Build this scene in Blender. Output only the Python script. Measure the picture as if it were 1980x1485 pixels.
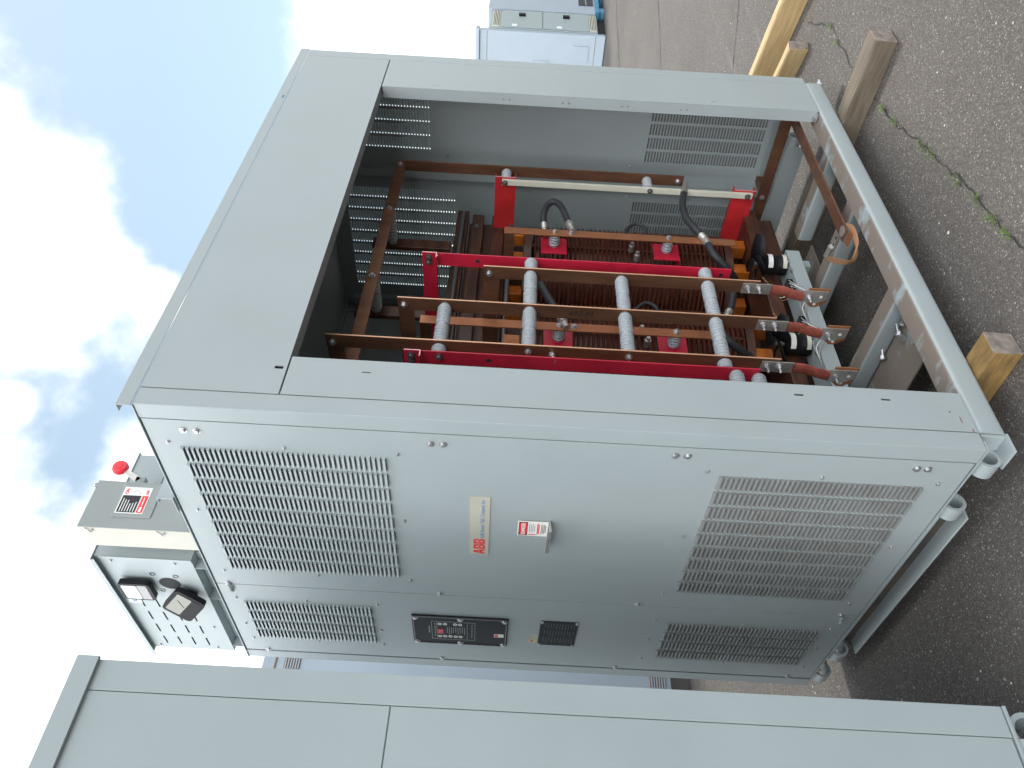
import bpy, math, random
from mathutils import Vector, Matrix
random.seed(7)
PI = math.pi
for o in list(bpy.data.objects): bpy.data.objects.remove(o, do_unlink=True)
sc = bpy.context.scene
C = sc.collection

# ------------------------------------------------------------------ camera (photo was taken with the camera turned on its side)
YAW, PITCH, ROLL, FPX = 0.7622, -0.0068, 0.0552, 1498.1
CAM = Vector((-1.2993, -1.5097, 1.2465))
fw = Vector((math.cos(PITCH)*math.sin(YAW), math.cos(PITCH)*math.cos(YAW), math.sin(PITCH)))
r0 = Vector((math.cos(YAW), -math.sin(YAW), 0)); u0 = r0.cross(fw)
RT = math.cos(ROLL)*r0 + math.sin(ROLL)*u0; UP = -math.sin(ROLL)*r0 + math.cos(ROLL)*u0
cd = bpy.data.cameras.new('camera'); cam = bpy.data.objects.new('camera', cd); C.objects.link(cam)
m = Matrix((-UP, RT, -fw)).transposed().to_4x4(); m.translation = CAM
cam.matrix_world = m
cd.sensor_fit = 'HORIZONTAL'; cd.sensor_width = 36; cd.lens = 36*FPX/1980
cd.clip_start = 0.05; cd.clip_end = 2000
sc.camera = cam
sc.render.resolution_x, sc.render.resolution_y = 1024, 768

# ------------------------------------------------------------------ world: physical sky with broken white cloud
SUN_AZ, SUN_EL = math.radians(82), math.radians(60)     # azimuth from +Y towards +X
w = bpy.data.worlds.new('World'); sc.world = w; w.use_nodes = True
nt = w.node_tree; N = nt.nodes; L = nt.links; N.clear()
def nn(t, **k):
    n = N.new(t)
    for a, b in k.items(): setattr(n, a, b)
    return n
def wmath(op, a, b=None, c=None):
    n = nn('ShaderNodeMath', operation=op)
    for i, v in enumerate((a, b, c)):
        if v is None: continue
        if isinstance(v, (int, float)): n.inputs[i].default_value = v
        else: L.new(v, n.inputs[i])
    return n.outputs[0]
sky = nn('ShaderNodeTexSky', sky_type='NISHITA'); sky.sun_disc = False
sky.sun_elevation = SUN_EL; sky.sun_rotation = SUN_AZ
sky.air_density = 1.0; sky.dust_density = 1.0; sky.ozone_density = 1.2
tc = nn('ShaderNodeTexCoord')
nrm = nn('ShaderNodeVectorMath', operation='NORMALIZE'); L.new(tc.outputs['Generated'], nrm.inputs[0])
D = nrm.outputs[0]
nz = nn('ShaderNodeTexNoise'); nz.inputs['Scale'].default_value = 5.5; nz.inputs['Detail'].default_value = 7; nz.inputs['Roughness'].default_value = 0.52
L.new(D, nz.inputs['Vector'])
nz2 = nn('ShaderNodeTexNoise'); nz2.inputs['Scale'].default_value = 2.1; nz2.inputs['Detail'].default_value = 3; L.new(D, nz2.inputs['Vector'])
# cumulus banks: direction, angular radius
def pix_dir(x, y):
    return (fw + RT*((742.5-y)/FPX) + UP*((990-x)/FPX)).normalized()
banks = [((0, 460), .16), ((70, 560), .10), ((310, 575), .045), ((0, 650), .10), ((10, 780), .06), ((265, 905), .085), ((20, 1400), .30), ((120, 1180), .13), ((760, 10), .14),
         ((300, 1230), .24), ((900, 60), .13), ((480, 1330), .26), ((-420, 760), .34), ((-260, 120), .17)]
mask = None
for (px, py), r in banks:
    d = nn('ShaderNodeVectorMath', operation='DISTANCE'); L.new(D, d.inputs[0]); d.inputs[1].default_value = pix_dir(px, py)
    v = wmath('MULTIPLY_ADD', d.outputs['Value'], -1.0/r, 1.0)
    mask = v if mask is None else wmath('MAXIMUM', mask, v)
mask = wmath('MAXIMUM', mask, -1.2)
rest = wmath('MULTIPLY_ADD', nz2.outputs[0], 4.0, -1.75)          # scattered cloud over the rest of the dome
# the open blue gap in the cloud that the photograph shows to the right of the roof
gd = nn('ShaderNodeVectorMath', operation='DISTANCE'); L.new(D, gd.inputs[0]); gd.inputs[1].default_value = pix_dir(230, 230)
gap = wmath('MAXIMUM', wmath('MULTIPLY_ADD', gd.outputs['Value'], -2.6/.52, 2.6), 0.0)
rest = wmath('SUBTRACT', rest, gap)
gd = nn('ShaderNodeVectorMath', operation='DISTANCE'); L.new(D, gd.inputs[0]); gd.inputs[1].default_value = pix_dir(290, 540)
rest = wmath('SUBTRACT', rest, wmath('MAXIMUM', wmath('MULTIPLY_ADD', gd.outputs['Value'], -3.0/.56, 3.0), 0.0))
mask = wmath('MAXIMUM', mask, rest)
nb = wmath('MULTIPLY_ADD', nz.outputs[0], 2.6, -1.3)
tot = wmath('ADD', mask, nb)
ramp = nn('ShaderNodeValToRGB'); ramp.color_ramp.elements[0].position = 0.0; ramp.color_ramp.elements[1].position = 0.75
ramp.color_ramp.interpolation = 'EASE'
L.new(tot, ramp.inputs[0])
sep = nn('ShaderNodeSeparateXYZ'); L.new(D, sep.inputs[0])
hz = wmath('MULTIPLY_ADD', sep.outputs['Z'], -4.0, 1.0); hz = wmath('MAXIMUM', hz, 0.0); hz = wmath('MULTIPLY', hz, 0.75)
cov = wmath('MAXIMUM', ramp.outputs[0], hz)
SKY_S = 0.066
sk = nn('ShaderNodeMix', data_type='RGBA', blend_type='MULTIPLY'); sk.inputs[0].default_value = 1
L.new(sky.outputs[0], sk.inputs[6]); sk.inputs[7].default_value = (SKY_S*1.12, SKY_S*1.2, SKY_S*1.08, 1)
# thin veil everywhere
veil = nn('ShaderNodeMix', data_type='RGBA'); veil.inputs[0].default_value = 0.34
L.new(sk.outputs[2], veil.inputs[6]); veil.inputs[7].default_value = (0.42, 0.50, 0.55, 1)
cl = nn('ShaderNodeMix', data_type='RGBA'); L.new(cov, cl.inputs[0]); L.new(veil.outputs[2], cl.inputs[6]); 
# cumulus opposite the sun is lit from the front and brightest, towards the sun it shows its shaded side
dt = nn('ShaderNodeVectorMath', operation='DOT_PRODUCT'); L.new(D, dt.inputs[0]); dt.inputs[1].default_value = (-math.sin(SUN_AZ), -math.cos(SUN_AZ), 0)
cb = wmath('MULTIPLY_ADD', dt.outputs['Value'], 2.1, 1.45); cb = wmath('MAXIMUM', cb, 0.95)
cc = nn('ShaderNodeCombineColor'); [L.new(cb, cc.inputs[i]) for i in range(3)]
L.new(cc.outputs[0], cl.inputs[7])
bg = nn('ShaderNodeBackground'); bg.inputs[1].default_value = 1.0; L.new(cl.outputs[2], bg.inputs[0])
wo = nn('ShaderNodeOutputWorld'); L.new(bg.outputs[0], wo.inputs[0])

sl = bpy.data.lights.new('sun', 'SUN'); so = bpy.data.objects.new('sun', sl); C.objects.link(so)
sl.energy = 1.4; sl.angle = math.radians(9); sl.color = (1, .94, .86)
sd = Vector((math.sin(SUN_AZ)*math.cos(SUN_EL), math.cos(SUN_AZ)*math.cos(SUN_EL), math.sin(SUN_EL)))
so.rotation_euler = sd.to_track_quat('Z', 'Y').to_euler(); so.location = (4, 8, 12)

vs = sc.view_settings; vs.view_transform = 'Standard'; vs.look = 'None'; vs.exposure = 1.08; vs.gamma = 1
sc.render.engine = 'CYCLES'
sc.cycles.max_bounces = 6; sc.cycles.diffuse_bounces = 4

# ------------------------------------------------------------------ materials
def mat(name, col, rough=.5, metal=0, var=0.0, vscale=8, bump=0, bscale=60, col2=None, lo=.4, hi=.6, stretch=(1, 1, 1), spec=.5, detail=6):
    M = bpy.data.materials.new(name); M.use_nodes = True
    t = M.node_tree; b = t.nodes['Principled BSDF']
    b.inputs['Roughness'].default_value = rough; b.inputs['Metallic'].default_value = metal
    b.inputs['Specular IOR Level'].default_value = spec
    b.inputs['Base Color'].default_value = (*col, 1)
    if var or col2 or bump:
        tcn = t.nodes.new('ShaderNodeTexCoord'); mp = t.nodes.new('ShaderNodeMapping'); mp.inputs['Scale'].default_value = stretch
        t.links.new(tcn.outputs['Object'], mp.inputs[0])
        if var or col2:
            n = t.nodes.new('ShaderNodeTexNoise'); n.inputs['Scale'].default_value = vscale; n.inputs['Detail'].default_value = detail; n.inputs['Roughness'].default_value = .62
            t.links.new(mp.outputs[0], n.inputs['Vector'])
            r = t.nodes.new('ShaderNodeValToRGB')
            r.color_ramp.elements[0].position = lo; r.color_ramp.elements[1].position = hi
            a = col if col2 else tuple(c*(1-var) for c in col); c2 = col2 if col2 else tuple(min(1, c*(1+var)) for c in col)
            r.color_ramp.elements[0].color = (*a, 1); r.color_ramp.elements[1].color = (*c2, 1)
            t.links.new(n.outputs[0], r.inputs[0]); t.links.new(r.outputs[0], b.inputs['Base Color'])
            rr = t.nodes.new('ShaderNodeMath'); rr.operation = 'MULTIPLY_ADD'; rr.inputs[1].default_value = .22; rr.inputs[2].default_value = max(.02, rough-.11)
            t.links.new(n.outputs[0], rr.inputs[0]); t.links.new(rr.outputs[0], b.inputs['Roughness'])
        if bump:
            n2 = t.nodes.new('ShaderNodeTexNoise'); n2.inputs['Scale'].default_value = bscale; n2.inputs['Detail'].default_value = 3
            t.links.new(mp.outputs[0], n2.inputs['Vector'])
            bp = t.nodes.new('ShaderNodeBump'); bp.inputs['Strength'].default_value = bump; bp.inputs['Distance'].default_value = .004
            t.links.new(n2.outputs[0], bp.inputs['Height']); t.links.new(bp.outputs[0], b.inputs['Normal'])
    return M
GREY = (.325, .370, .380)
M = {}
def paint(name, col, rough=.42, wave=.25):
    """sheet-metal enamel: faint cloudy tone, soft oil-canning, a few scuffs and specks of dirt"""
    m_ = mat(name, col, rough, var=.035, vscale=2.3, lo=.35, hi=.65)
    t = m_.node_tree; b = t.nodes['Principled BSDF']; tcn = [n for n in t.nodes if n.type == 'TEX_COORD'][0]
    src = b.inputs['Base Color'].links[0].from_socket
    n = t.nodes.new('ShaderNodeTexNoise'); n.inputs['Scale'].default_value = 26; n.inputs['Detail'].default_value = 5; n.inputs['Roughness'].default_value = .7
    t.links.new(tcn.outputs['Object'], n.inputs['Vector'])
    r = t.nodes.new('ShaderNodeValToRGB'); r.color_ramp.elements[0].position = .70; r.color_ramp.elements[1].position = .78
    r.color_ramp.elements[1].color = (.55, .55, .55, 1)
    t.links.new(n.outputs[0], r.inputs[0])
    mx = t.nodes.new('ShaderNodeMix'); mx.data_type = 'RGBA'; mx.inputs[7].default_value = (col[0]*.62, col[1]*.56, col[2]*.48, 1)
    t.links.new(r.outputs[0], mx.inputs[0]); t.links.new(src, mx.inputs[6]); t.links.new(mx.outputs[2], b.inputs['Base Color'])
    n2 = t.nodes.new('ShaderNodeTexNoise'); n2.inputs['Scale'].default_value = 1.6; n2.inputs['Detail'].default_value = 1
    t.links.new(tcn.outputs['Object'], n2.inputs['Vector'])
    bp = t.nodes.new('ShaderNodeBump'); bp.inputs['Strength'].default_value = wave; bp.inputs['Distance'].default_value = .02
    t.links.new(n2.outputs[0], bp.inputs['Height']); t.links.new(bp.outputs[0], b.inputs['Normal'])
    return m_
M['paint'] = paint('grey_enamel', GREY)
M['louvre'] = mat('louvre_enamel', GREY, .5, var=.05, vscale=9)
M['louvredust'] = mat('dusty_louvre_enamel', (.205, .217, .217), .6, col2=(.155, .153, .145), vscale=9, lo=.30, hi=.72, stretch=(1, 1, 1.4), detail=8)
M['paint_old'] = paint('older_grey_enamel', (.318, .368, .378), .45)
M['box'] = paint('switch_box_enamel', (.265, .288, .283), .45, .1)
M['boxlight'] = mat('cream_enamel', (.47, .455, .40), .5, var=.04)
M['far'] = paint('pale_blue_enamel', (.32, .38, .44), .5)
M['far2'] = paint('shaded_grey_green', (.30, .36, .37), .5)  # grey-green, with the shading of the side face put into the colour
M['dusty'] = mat('dusty_enamel', (.31, .37, .39), .6, col2=(.21, .175, .145), vscale=7, lo=.36, hi=.46, stretch=(1, 1, 1), detail=8)
M['dustyX'] = mat('dusty_enamel_streaked', (.34, .40, .42), .55, col2=(.22, .185, .155), vscale=6, lo=.37, hi=.46, stretch=(1.6, .8, 1), detail=8)
M['red'] = mat('red_enamel', (.50, .016, .045), .35, var=.10, vscale=10)
M['reddeep'] = mat('red_enamel_shop', (.46, .02, .025), .42, var=.12, vscale=10)
M['pinkedge'] = mat('cut_edge_highlight', (.75, .42, .45), .5)  # pale pink paints the highlight on the ends of the red steel
M['copper'] = mat('oxidised_copper', (.145, .070, .043), .42, .55, col2=(.245, .122, .072), vscale=9, lo=.3, hi=.7, stretch=(3, 3, .7), detail=8)
M['copperbright'] = mat('bright_copper', (.46, .20, .10), .38, .55, col2=(.36, .15, .075), vscale=12, lo=.3, hi=.7)
M['edge'] = mat('lit_copper_edge', (.72, .42, .27), .4, .5)  # brighter copper paints the light on the bars' front edges
M['ins'] = mat('grey_epoxy', (.36, .39, .42), .42, var=.05, vscale=20)
M['tin'] = mat('tinned_plate', (.55, .54, .51), .35, .75, var=.1, vscale=30)
M['steel'] = mat('zinc_bolt', (.52, .52, .54), .35, .85, var=.12, vscale=60)
M['darksteel'] = mat('dark_bolt', (.17, .165, .17), .4, .7)
M['wind'] = mat('varnished_winding', (.085, .024, .018), .32, col2=(.15, .05, .03), vscale=14, lo=.35, hi=.65, stretch=(1, 1, 3))
M['core'] = mat('varnished_core', (.042, .016, .011), .4, col2=(.085, .034, .019), vscale=7, stretch=(1, 1, 5))
M['orange'] = mat('amber_varnish', (.42, .12, .015), .3, col2=(.28, .07, .012), vscale=9)
M['wire'] = mat('tan_wire', (.36, .19, .09), .5, .2)
M['black'] = mat('black_plastic', (.010, .010, .012), .45, spec=.2)
M['rubber'] = mat('black_cable', (.028, .03, .035), .55, var=.15, vscale=20)
M['sleeve'] = mat('red_brown_sleeve', (.27, .065, .045), .6, var=.2, vscale=40, bump=.5, bscale=200)
M['cream'] = mat('cream_strip', (.60, .60, .50), .5, var=.04)
M['white'] = mat('white_card', (.78, .78, .76), .6)
M['plate'] = mat('tan_nameplate', (.45, .435, .37), .5, var=.04)
M['inkred'] = mat('red_ink', (.72, .03, .04), .5)
M['inkblue'] = mat('blue_ink', (.10, .25, .42), .5)
M['inkblack'] = mat('black_ink', (.02, .02, .022), .6)
M['inkgrey'] = mat('grey_print', (.35, .35, .35), .6)
M['knob'] = mat('red_knob', (.75, .03, .05), .3)
M['glass'] = mat('meter_face', (.80, .81, .80), .15)
M['glass2'] = mat('meter_face_grey', (.27, .265, .235), .2)
M['cav'] = mat('dark_cavity', (.02, .022, .025), .8)
M['led'] = mat('red_window', (.55, .015, .03), .25)
M['tag'] = mat('yellow_tag', (.55, .47, .28), .6)
M['rust'] = mat('rust_mark', (.23, .09, .05), .8)
M['blue'] = mat('blue_pallet', (.06, .22, .36), .6, var=.2)
M['pane'] = mat('dark_pane', (.03, .04, .05), .12)
M['leaf'] = mat('weed_leaf', (.075, .125, .022), .6, var=.35, vscale=40)
M['pebble'] = mat('pale_pebble', (.52, .49, .44), .8, var=.2, vscale=30)
M['brown'] = mat('rusty_strip', (.20, .13, .09), .7)
def wood(name, c1, c2, axis_stretch, scale=7):
    m_ = mat(name, c1, .75, col2=c2, vscale=scale, lo=.3, hi=.7, stretch=axis_stretch, bump=.6, bscale=18, detail=10)
    return m_
M['wood_old'] = wood('weathered_timber', (.088, .069, .048), (.17, .138, .10), (9, .8, 9))
M['wood_new'] = wood('yellow_pine', (.40, .275, .125), (.55, .41, .22), (9, .7, 9))
M['wood_block'] = wood('stained_pine', (.11, .066, .028), (.30, .185, .055), (5, 1.2, 5))
M['wood_end'] = mat('grey_end_grain', (.22, .185, .16), .85, var=.3, vscale=25, bump=.4, bscale=60)

def ground_mat():
    m_ = bpy.data.materials.new('worn_asphalt'); m_.use_nodes = True
    t = m_.node_tree; b = t.nodes['Principled BSDF']; b.inputs['Roughness'].default_value = .85; b.inputs['Specular IOR Level'].default_value = .35
    g = t.nodes.new('ShaderNodeNewGeometry')
    def noise(s, d=4, r=.6):
        n = t.nodes.new('ShaderNodeTexNoise'); n.inputs['Scale'].default_value = s; n.inputs['Detail'].default_value = d; n.inputs['Roughness'].default_value = r
        t.links.new(g.outputs['Position'], n.inputs['Vector']); return n.outputs[0]
    def ramp(s, *st):
        r = t.nodes.new('ShaderNodeValToRGB'); e = r.color_ramp.elements
        while len(e) < len(st): e.new(.5)
        for i, (p, c) in enumerate(st): e[i].position = p; e[i].color = (*c, 1)
        t.links.new(s, r.inputs[0]); return r.outputs[0]
    def mix(f, a, c, bt='MIX'):
        x = t.nodes.new('ShaderNodeMix'); x.data_type = 'RGBA'; x.blend_type = bt
        if isinstance(f, float): x.inputs[0].default_value = f
        else: t.links.new(f, x.inputs[0])
        for i, v in ((6, a), (7, c)):
            if isinstance(v, tuple): x.inputs[i].default_value = (*v, 1)
            else: t.links.new(v, x.inputs[i])
        return x.outputs[2]
    base = ramp(noise(.9, 5), (.3, (.083, .075, .069)), (.7, (.112, .102, .095)))
    fine = ramp(noise(95, 6, .75), (.30, (.68, .68, .68)), (.70, (1.34, 1.32, 1.30)))
    col = mix(1.0, base, fine, 'MULTIPLY')
    def specks(scale, thr, amt, c, off):
        v = t.nodes.new('ShaderNodeTexVoronoi'); v.inputs['Scale'].default_value = scale; v.inputs['Randomness'].default_value = 1
        mp = t.nodes.new('ShaderNodeMapping'); mp.inputs['Location'].default_value = (off, off*2, off*.3); t.links.new(g.outputs['Position'], mp.inputs[0]); t.links.new(mp.outputs[0], v.inputs['Vector'])
        s = t.nodes.new('ShaderNodeSeparateColor'); t.links.new(v.outputs['Color'], s.inputs[0])
        a = t.nodes.new('ShaderNodeMath'); a.operation = 'GREATER_THAN'; a.inputs[1].default_value = amt; t.links.new(s.outputs[0], a.inputs[0])
        # chip size varies from stone to stone
        q = t.nodes.new('ShaderNodeMath'); q.operation = 'MULTIPLY'; q.inputs[1].default_value = thr; t.links.new(s.outputs[1], q.inputs[0])
        d = t.nodes.new('ShaderNodeMath'); d.operation = 'LESS_THAN'; t.links.new(v.outputs['Distance'], d.inputs[0]); t.links.new(q.outputs[0], d.inputs[1])
        f = t.nodes.new('ShaderNodeMath'); f.operation = 'MULTIPLY'; t.links.new(a.outputs[0], f.inputs[0]); t.links.new(d.outputs[0], f.inputs[1])
        return f.outputs[0], c
    for args in ((230, .60, .55, (.19, .178, .162), 1.7), (140, .46, .74, (.29, .275, .25), 5.1), (260, .65, .60, (.052, .047, .044), 9.2), (130, .38, .93, (.17, .13, .10), 3.3), (60, .26, .92, (.38, .36, .325), 2.2)):
        f, c = specks(*args); col = mix(f, col, c)
    # pale scuffed streaks worn by tyres and dragged skids
    mp = t.nodes.new('ShaderNodeMapping'); mp.inputs['Rotation'].default_value = (0, 0, math.radians(-28)); mp.inputs['Scale'].default_value = (.35, 5.5, 1)
    t.links.new(g.outputs['Position'], mp.inputs[0])
    n = t.nodes.new('ShaderNodeTexNoise'); n.inputs['Scale'].default_value = 1.1; n.inputs['Detail'].default_value = 7; n.inputs['Roughness'].default_value = .7; t.links.new(mp.outputs[0], n.inputs['Vector'])
    sf = ramp(n.outputs[0], (.60, (0, 0, 0)), (.74, (.5, .5, .5)))
    col = mix(sf, col, (.22, .205, .195))
    t.links.new(col, b.inputs['Base Color'])
    bp = t.nodes.new('ShaderNodeBump'); bp.inputs['Strength'].default_value = .7; bp.inputs['Distance'].default_value = .006
    t.links.new(noise(110, 4, .7), bp.inputs['Height']); t.links.new(bp.outputs[0], b.inputs['Normal'])
    return m_
M['ground'] = ground_mat()

# ------------------------------------------------------------------ mesh helpers
class MB:
    def __init__(s): s.v = []; s.f = []; s.smooth = False
    def box(s, x0, x1, y0, y1, z0, z1):
        k = len(s.v)
        s.v += [(x0, y0, z0), (x1, y0, z0), (x1, y1, z0), (x0, y1, z0), (x0, y0, z1), (x1, y0, z1), (x1, y1, z1), (x0, y1, z1)]
        s.f += [tuple(k+i for i in q) for q in ((3, 2, 1, 0), (4, 5, 6, 7), (0, 1, 5, 4), (1, 2, 6, 5), (2, 3, 7, 6), (3, 0, 4, 7))]
        return s
    def prism(s, prof, a, b, axis):
        """extrude a closed 2-D profile along an axis: 'x' profile in (y,z), 'y' in (x,z), 'z' in (x,y)"""
        k = len(s.v); n = len(prof)
        for t in (a, b):
            for p in prof:
                s.v.append({'x': (t, p[0], p[1]), 'y': (p[0], t, p[1]), 'z': (p[0], p[1], t)}[axis])
        for i in range(n):
            j = (i+1) % n; s.f.append((k+i, k+j, k+n+j, k+n+i))
        s.f.append(tuple(k+i for i in range(n-1, -1, -1))); s.f.append(tuple(k+n+i for i in range(n)))
        return s
    def lathe(s, prof, seg=20, axis='z', c=(0, 0, 0), cap=True):
        """prof: list of (r, t) along the axis"""
        k = len(s.v)
        for r, t in prof:
            for i in range(seg):
                a = 2*PI*i/seg; p, q = r*math.cos(a), r*math.sin(a)
                v = {'z': (p, q, t), 'x': (t, p, q), 'y': (q, t, p)}[axis]
                s.v.append((v[0]+c[0], v[1]+c[1], v[2]+c[2]))
        for j in range(len(prof)-1):
            for i in range(seg):
                i2 = (i+1) % seg
                s.f.append((k+j*seg+i, k+j*seg+i2, k+(j+1)*seg+i2, k+(j+1)*seg+i))
        if cap:
            s.f.append(tuple(k+i for i in range(seg-1, -1, -1))); e = k+(len(prof)-1)*seg; s.f.append(tuple(e+i for i in range(seg)))
        return s
    def tube(s, pts, r, seg=10, cap=True):
        pts = [Vector(p) for p in pts]; k = len(s.v); up = Vector((.13, .27, .95)); prev = None
        for i, p in enumerate(pts):
            d = (pts[min(i+1, len(pts)-1)]-pts[max(i-1, 0)]).normalized()
            a = (prev - d*prev.dot(d)) if prev else (up - d*up.dot(d))
            a.normalize(); prev = a; b = d.cross(a); rr = r[i] if isinstance(r, (list, tuple)) else r
            for q in range(seg):
                an = 2*PI*q/seg; s.v.append(tuple(p + a*math.cos(an)*rr + b*math.sin(an)*rr))
        for j in range(len(pts)-1):
            for i in range(seg):
                i2 = (i+1) % seg; s.f.append((k+j*seg+i, k+j*seg+i2, k+(j+1)*seg+i2, k+(j+1)*seg+i))
        if cap:
            s.f.append(tuple(k+i for i in range(seg-1, -1, -1))); e = k+(len(pts)-1)*seg; s.f.append(tuple(e+i for i in range(seg)))
        return s
    def ring(s, R, r, l, c, axis='y', seg=24):
        k = len(s.v)
        for rad, t in ((R, -l/2), (R, l/2), (r, l/2), (r, -l/2)):
            for i in range(seg):
                a = 2*PI*i/seg; p, q = rad*math.cos(a), rad*math.sin(a)
                v = {'z': (p, q, t), 'x': (t, p, q), 'y': (q, t, p)}[axis]; s.v.append((v[0]+c[0], v[1]+c[1], v[2]+c[2]))
        for j in range(4):
            for i in range(seg):
                i2 = (i+1) % seg; j2 = (j+1) % 4; s.f.append((k+j*seg+i, k+j*seg+i2, k+j2*seg+i2, k+j2*seg+i))
        return s
    def sheet(s, P, ub, vb, holes, t):
        """sheet of thickness t with rectangular holes. P(u,v,w) -> xyz ; w=0 outer face, w=t inner face"""
        nu, nv = len(ub)-1, len(vb)-1
        sol = lambda i, j: 0 <= i < nu and 0 <= j < nv and (i, j) not in holes
        def quad(a, b, c, d):
            k = len(s.v); s.v.extend((a, b, c, d)); s.f.append((k, k+1, k+2, k+3))
        for i in range(nu):
            for j in range(nv):
                if not sol(i, j): continue
                u0_, u1_, v0_, v1_ = ub[i], ub[i+1], vb[j], vb[j+1]
                quad(P(u0_, v0_, 0), P(u1_, v0_, 0), P(u1_, v1_, 0), P(u0_, v1_, 0))
                quad(P(u0_, v1_, t), P(u1_, v1_, t), P(u1_, v0_, t), P(u0_, v0_, t))
                if not sol(i-1, j): quad(P(u0_, v0_, t), P(u0_, v0_, 0), P(u0_, v1_, 0), P(u0_, v1_, t))
                if not sol(i+1, j): quad(P(u1_, v0_, 0), P(u1_, v0_, t), P(u1_, v1_, t), P(u1_, v1_, 0))
                if not sol(i, j-1): quad(P(u0_, v0_, t), P(u1_, v0_, t), P(u1_, v0_, 0), P(u0_, v0_, 0))
                if not sol(i, j+1): quad(P(u0_, v1_, 0), P(u1_, v1_, 0), P(u1_, v1_, t), P(u0_, v1_, t))
        return s
    def mesh(s, name='mesh', smooth=False, fix=True):
        me = bpy.data.meshes.new(name); me.from_pydata(s.v, [], s.f); me.update()
        if fix:
            import bmesh
            b = bmesh.new(); b.from_mesh(me); bmesh.ops.recalc_face_normals(b, faces=b.faces); b.to_mesh(me); b.free()
        if smooth:
            for p in me.polygons: p.use_smooth = True
            try: me.set_sharp_from_angle(angle=math.radians(40))
            except Exception: pass
        return me
WM = {}
def link(name, data, mt=None, parent=None, loc=(0, 0, 0), rot=None):
    o = bpy.data.objects.new(name, data); C.objects.link(o)
    W = Matrix.Translation(loc) @ (rot.to_4x4() if rot is not None else Matrix.Identity(4))
    WM[o] = W
    if parent is not None:
        o.parent = parent; o.matrix_basis = WM[parent].inverted() @ W
    else: o.matrix_basis = W
    if mt is not None and data is not None and not data.materials: data.materials.append(M[mt] if isinstance(mt, str) else mt)
    return o
def part(name, mb, mt, parent, smooth=False, bevel=0, seg=2, stuff=False):
    o = link(name, mb.mesh(name, smooth), mt, parent)
    if bevel:
        b = o.modifiers.new('bevel', 'BEVEL'); b.width = bevel; b.segments = seg; b.limit_method = 'ANGLE'; b.angle_limit = math.radians(50)
    if stuff: o['kind'] = 'stuff'
    return o
def box(name, mt, parent, *b, bevel=0):
    return part(name, MB().box(*b), mt, parent, bevel=bevel)
def thing(name, label, cat, loc=(0, 0, 0), group=None):
    o = link(name, None, None, None, loc); o.empty_display_size = .1
    return tag(o, label, cat, group)
def tag(o, label, cat, group=None):
    o['label'] = label; o['category'] = cat
    if group: o['group'] = group
    return o
RX = Matrix.Rotation(PI/2, 3, 'X'); RY = Matrix.Rotation(PI/2, 3, 'Y')
FACE_F = Matrix(((1, 0, 0), (0, 0, -1), (0, 1, 0)))            # text reading on a face that looks to -Y
FACE_S = Matrix(((0, 0, -1), (-1, 0, 0), (0, 1, 0)))           # text reading on a face that looks to -X
def text(name, body, size, mt, parent, loc, rot, sx=1, bold=0, shear=0, align='LEFT', extr=.0003):
    cu = bpy.data.curves.new(name, 'FONT'); cu.body = body; cu.size = size; cu.extrude = extr; cu.offset = bold; cu.shear = shear; cu.align_x = align
    cu.resolution_u = 3
    tmp = bpy.data.objects.new('tmp', cu); C.objects.link(tmp)
    me = bpy.data.meshes.new_from_object(tmp.evaluated_get(bpy.context.evaluated_depsgraph_get()))
    bpy.data.objects.remove(tmp)
    for v in me.vertices: v.co.x *= sx
    me.materials.clear()
    return link(name, me, mt, parent, loc, rot)

def curve(pts, n=8):
    P = [Vector(p) for p in pts]; out = []
    for i in range(len(P)-1):
        a, b, c_, d = P[max(i-1, 0)], P[i], P[i+1], P[min(i+2, len(P)-1)]
        for k in range(n):
            t = k/n; out.append(.5*((2*b)+(c_-a)*t+(2*a-5*b+4*c_-d)*t*t+(3*b-a-3*c_+d)*t**3))
    return out+[P[-1]]

# ------------------------------------------------------------------ ground
ZG = -0.165
g = link('asphalt_ground', MB().mesh() if False else None)
bpy.data.objects.remove(g)
mb = MB(); mb.v = [(-150, -150, ZG), (350, -150, ZG), (350, 350, ZG), (-150, 350, ZG)]; mb.f = [(0, 1, 2, 3)]
g = part('asphalt_ground', mb, 'ground', None); g['kind'] = 'structure'; g['label'] = 'worn grey asphalt yard with pale stone chips'
# cracks: real ribbons that wander over the asphalt
def crack(pts, wd, name='pavement_crack'):
    mb = MB(); P = []
    for (a, b) in zip(pts[:-1], pts[1:]):
        n = max(3, int((Vector(b)-Vector(a)).length/.035))
        for i in range(n):
            t = i/n; P.append(Vector((a[0]+(b[0]-a[0])*t+random.uniform(-.012, .012), a[1]+(b[1]-a[1])*t+random.uniform(-.012, .012), ZG+.004)))
    for i, p in enumerate(P):
        d = (P[min(i+1, len(P)-1)]-P[max(i-1, 0)]).normalized(); nrm_ = Vector((-d.y, d.x, 0)); h = wd*random.uniform(.25, 1)*.5
        mb.v += [tuple(p+nrm_*h), tuple(p-nrm_*h)]
    for i in range(len(P)-1): mb.f.append((2*i, 2*i+1, 2*i+3, 2*i+2))
    o = part(name, mb, 'cav', None); o['kind'] = 'structure'
    return P
cr = crack([(2.75, .0), (2.46, -.12), (1.97, -.09), (1.674, -.12), (1.40, -.15), (1.172, -.2), (.846, -.242), (.566, -.268), (.2, -.33), (-.3, -.5)], .0065)
crack([(9, 1.2), (7.2, 1.75), (6.0, 2.2), (5.2, 2.6), (4.6, 3.2)], .016)
crack([(16, 2.2), (12.5, 3.0), (9.6, 3.6), (7.6, 4.5)], .03)
crack([(4.6, -.1), (3.9, .75), (3.55, 1.2), (3.2, 1.9)], .012)

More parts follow.
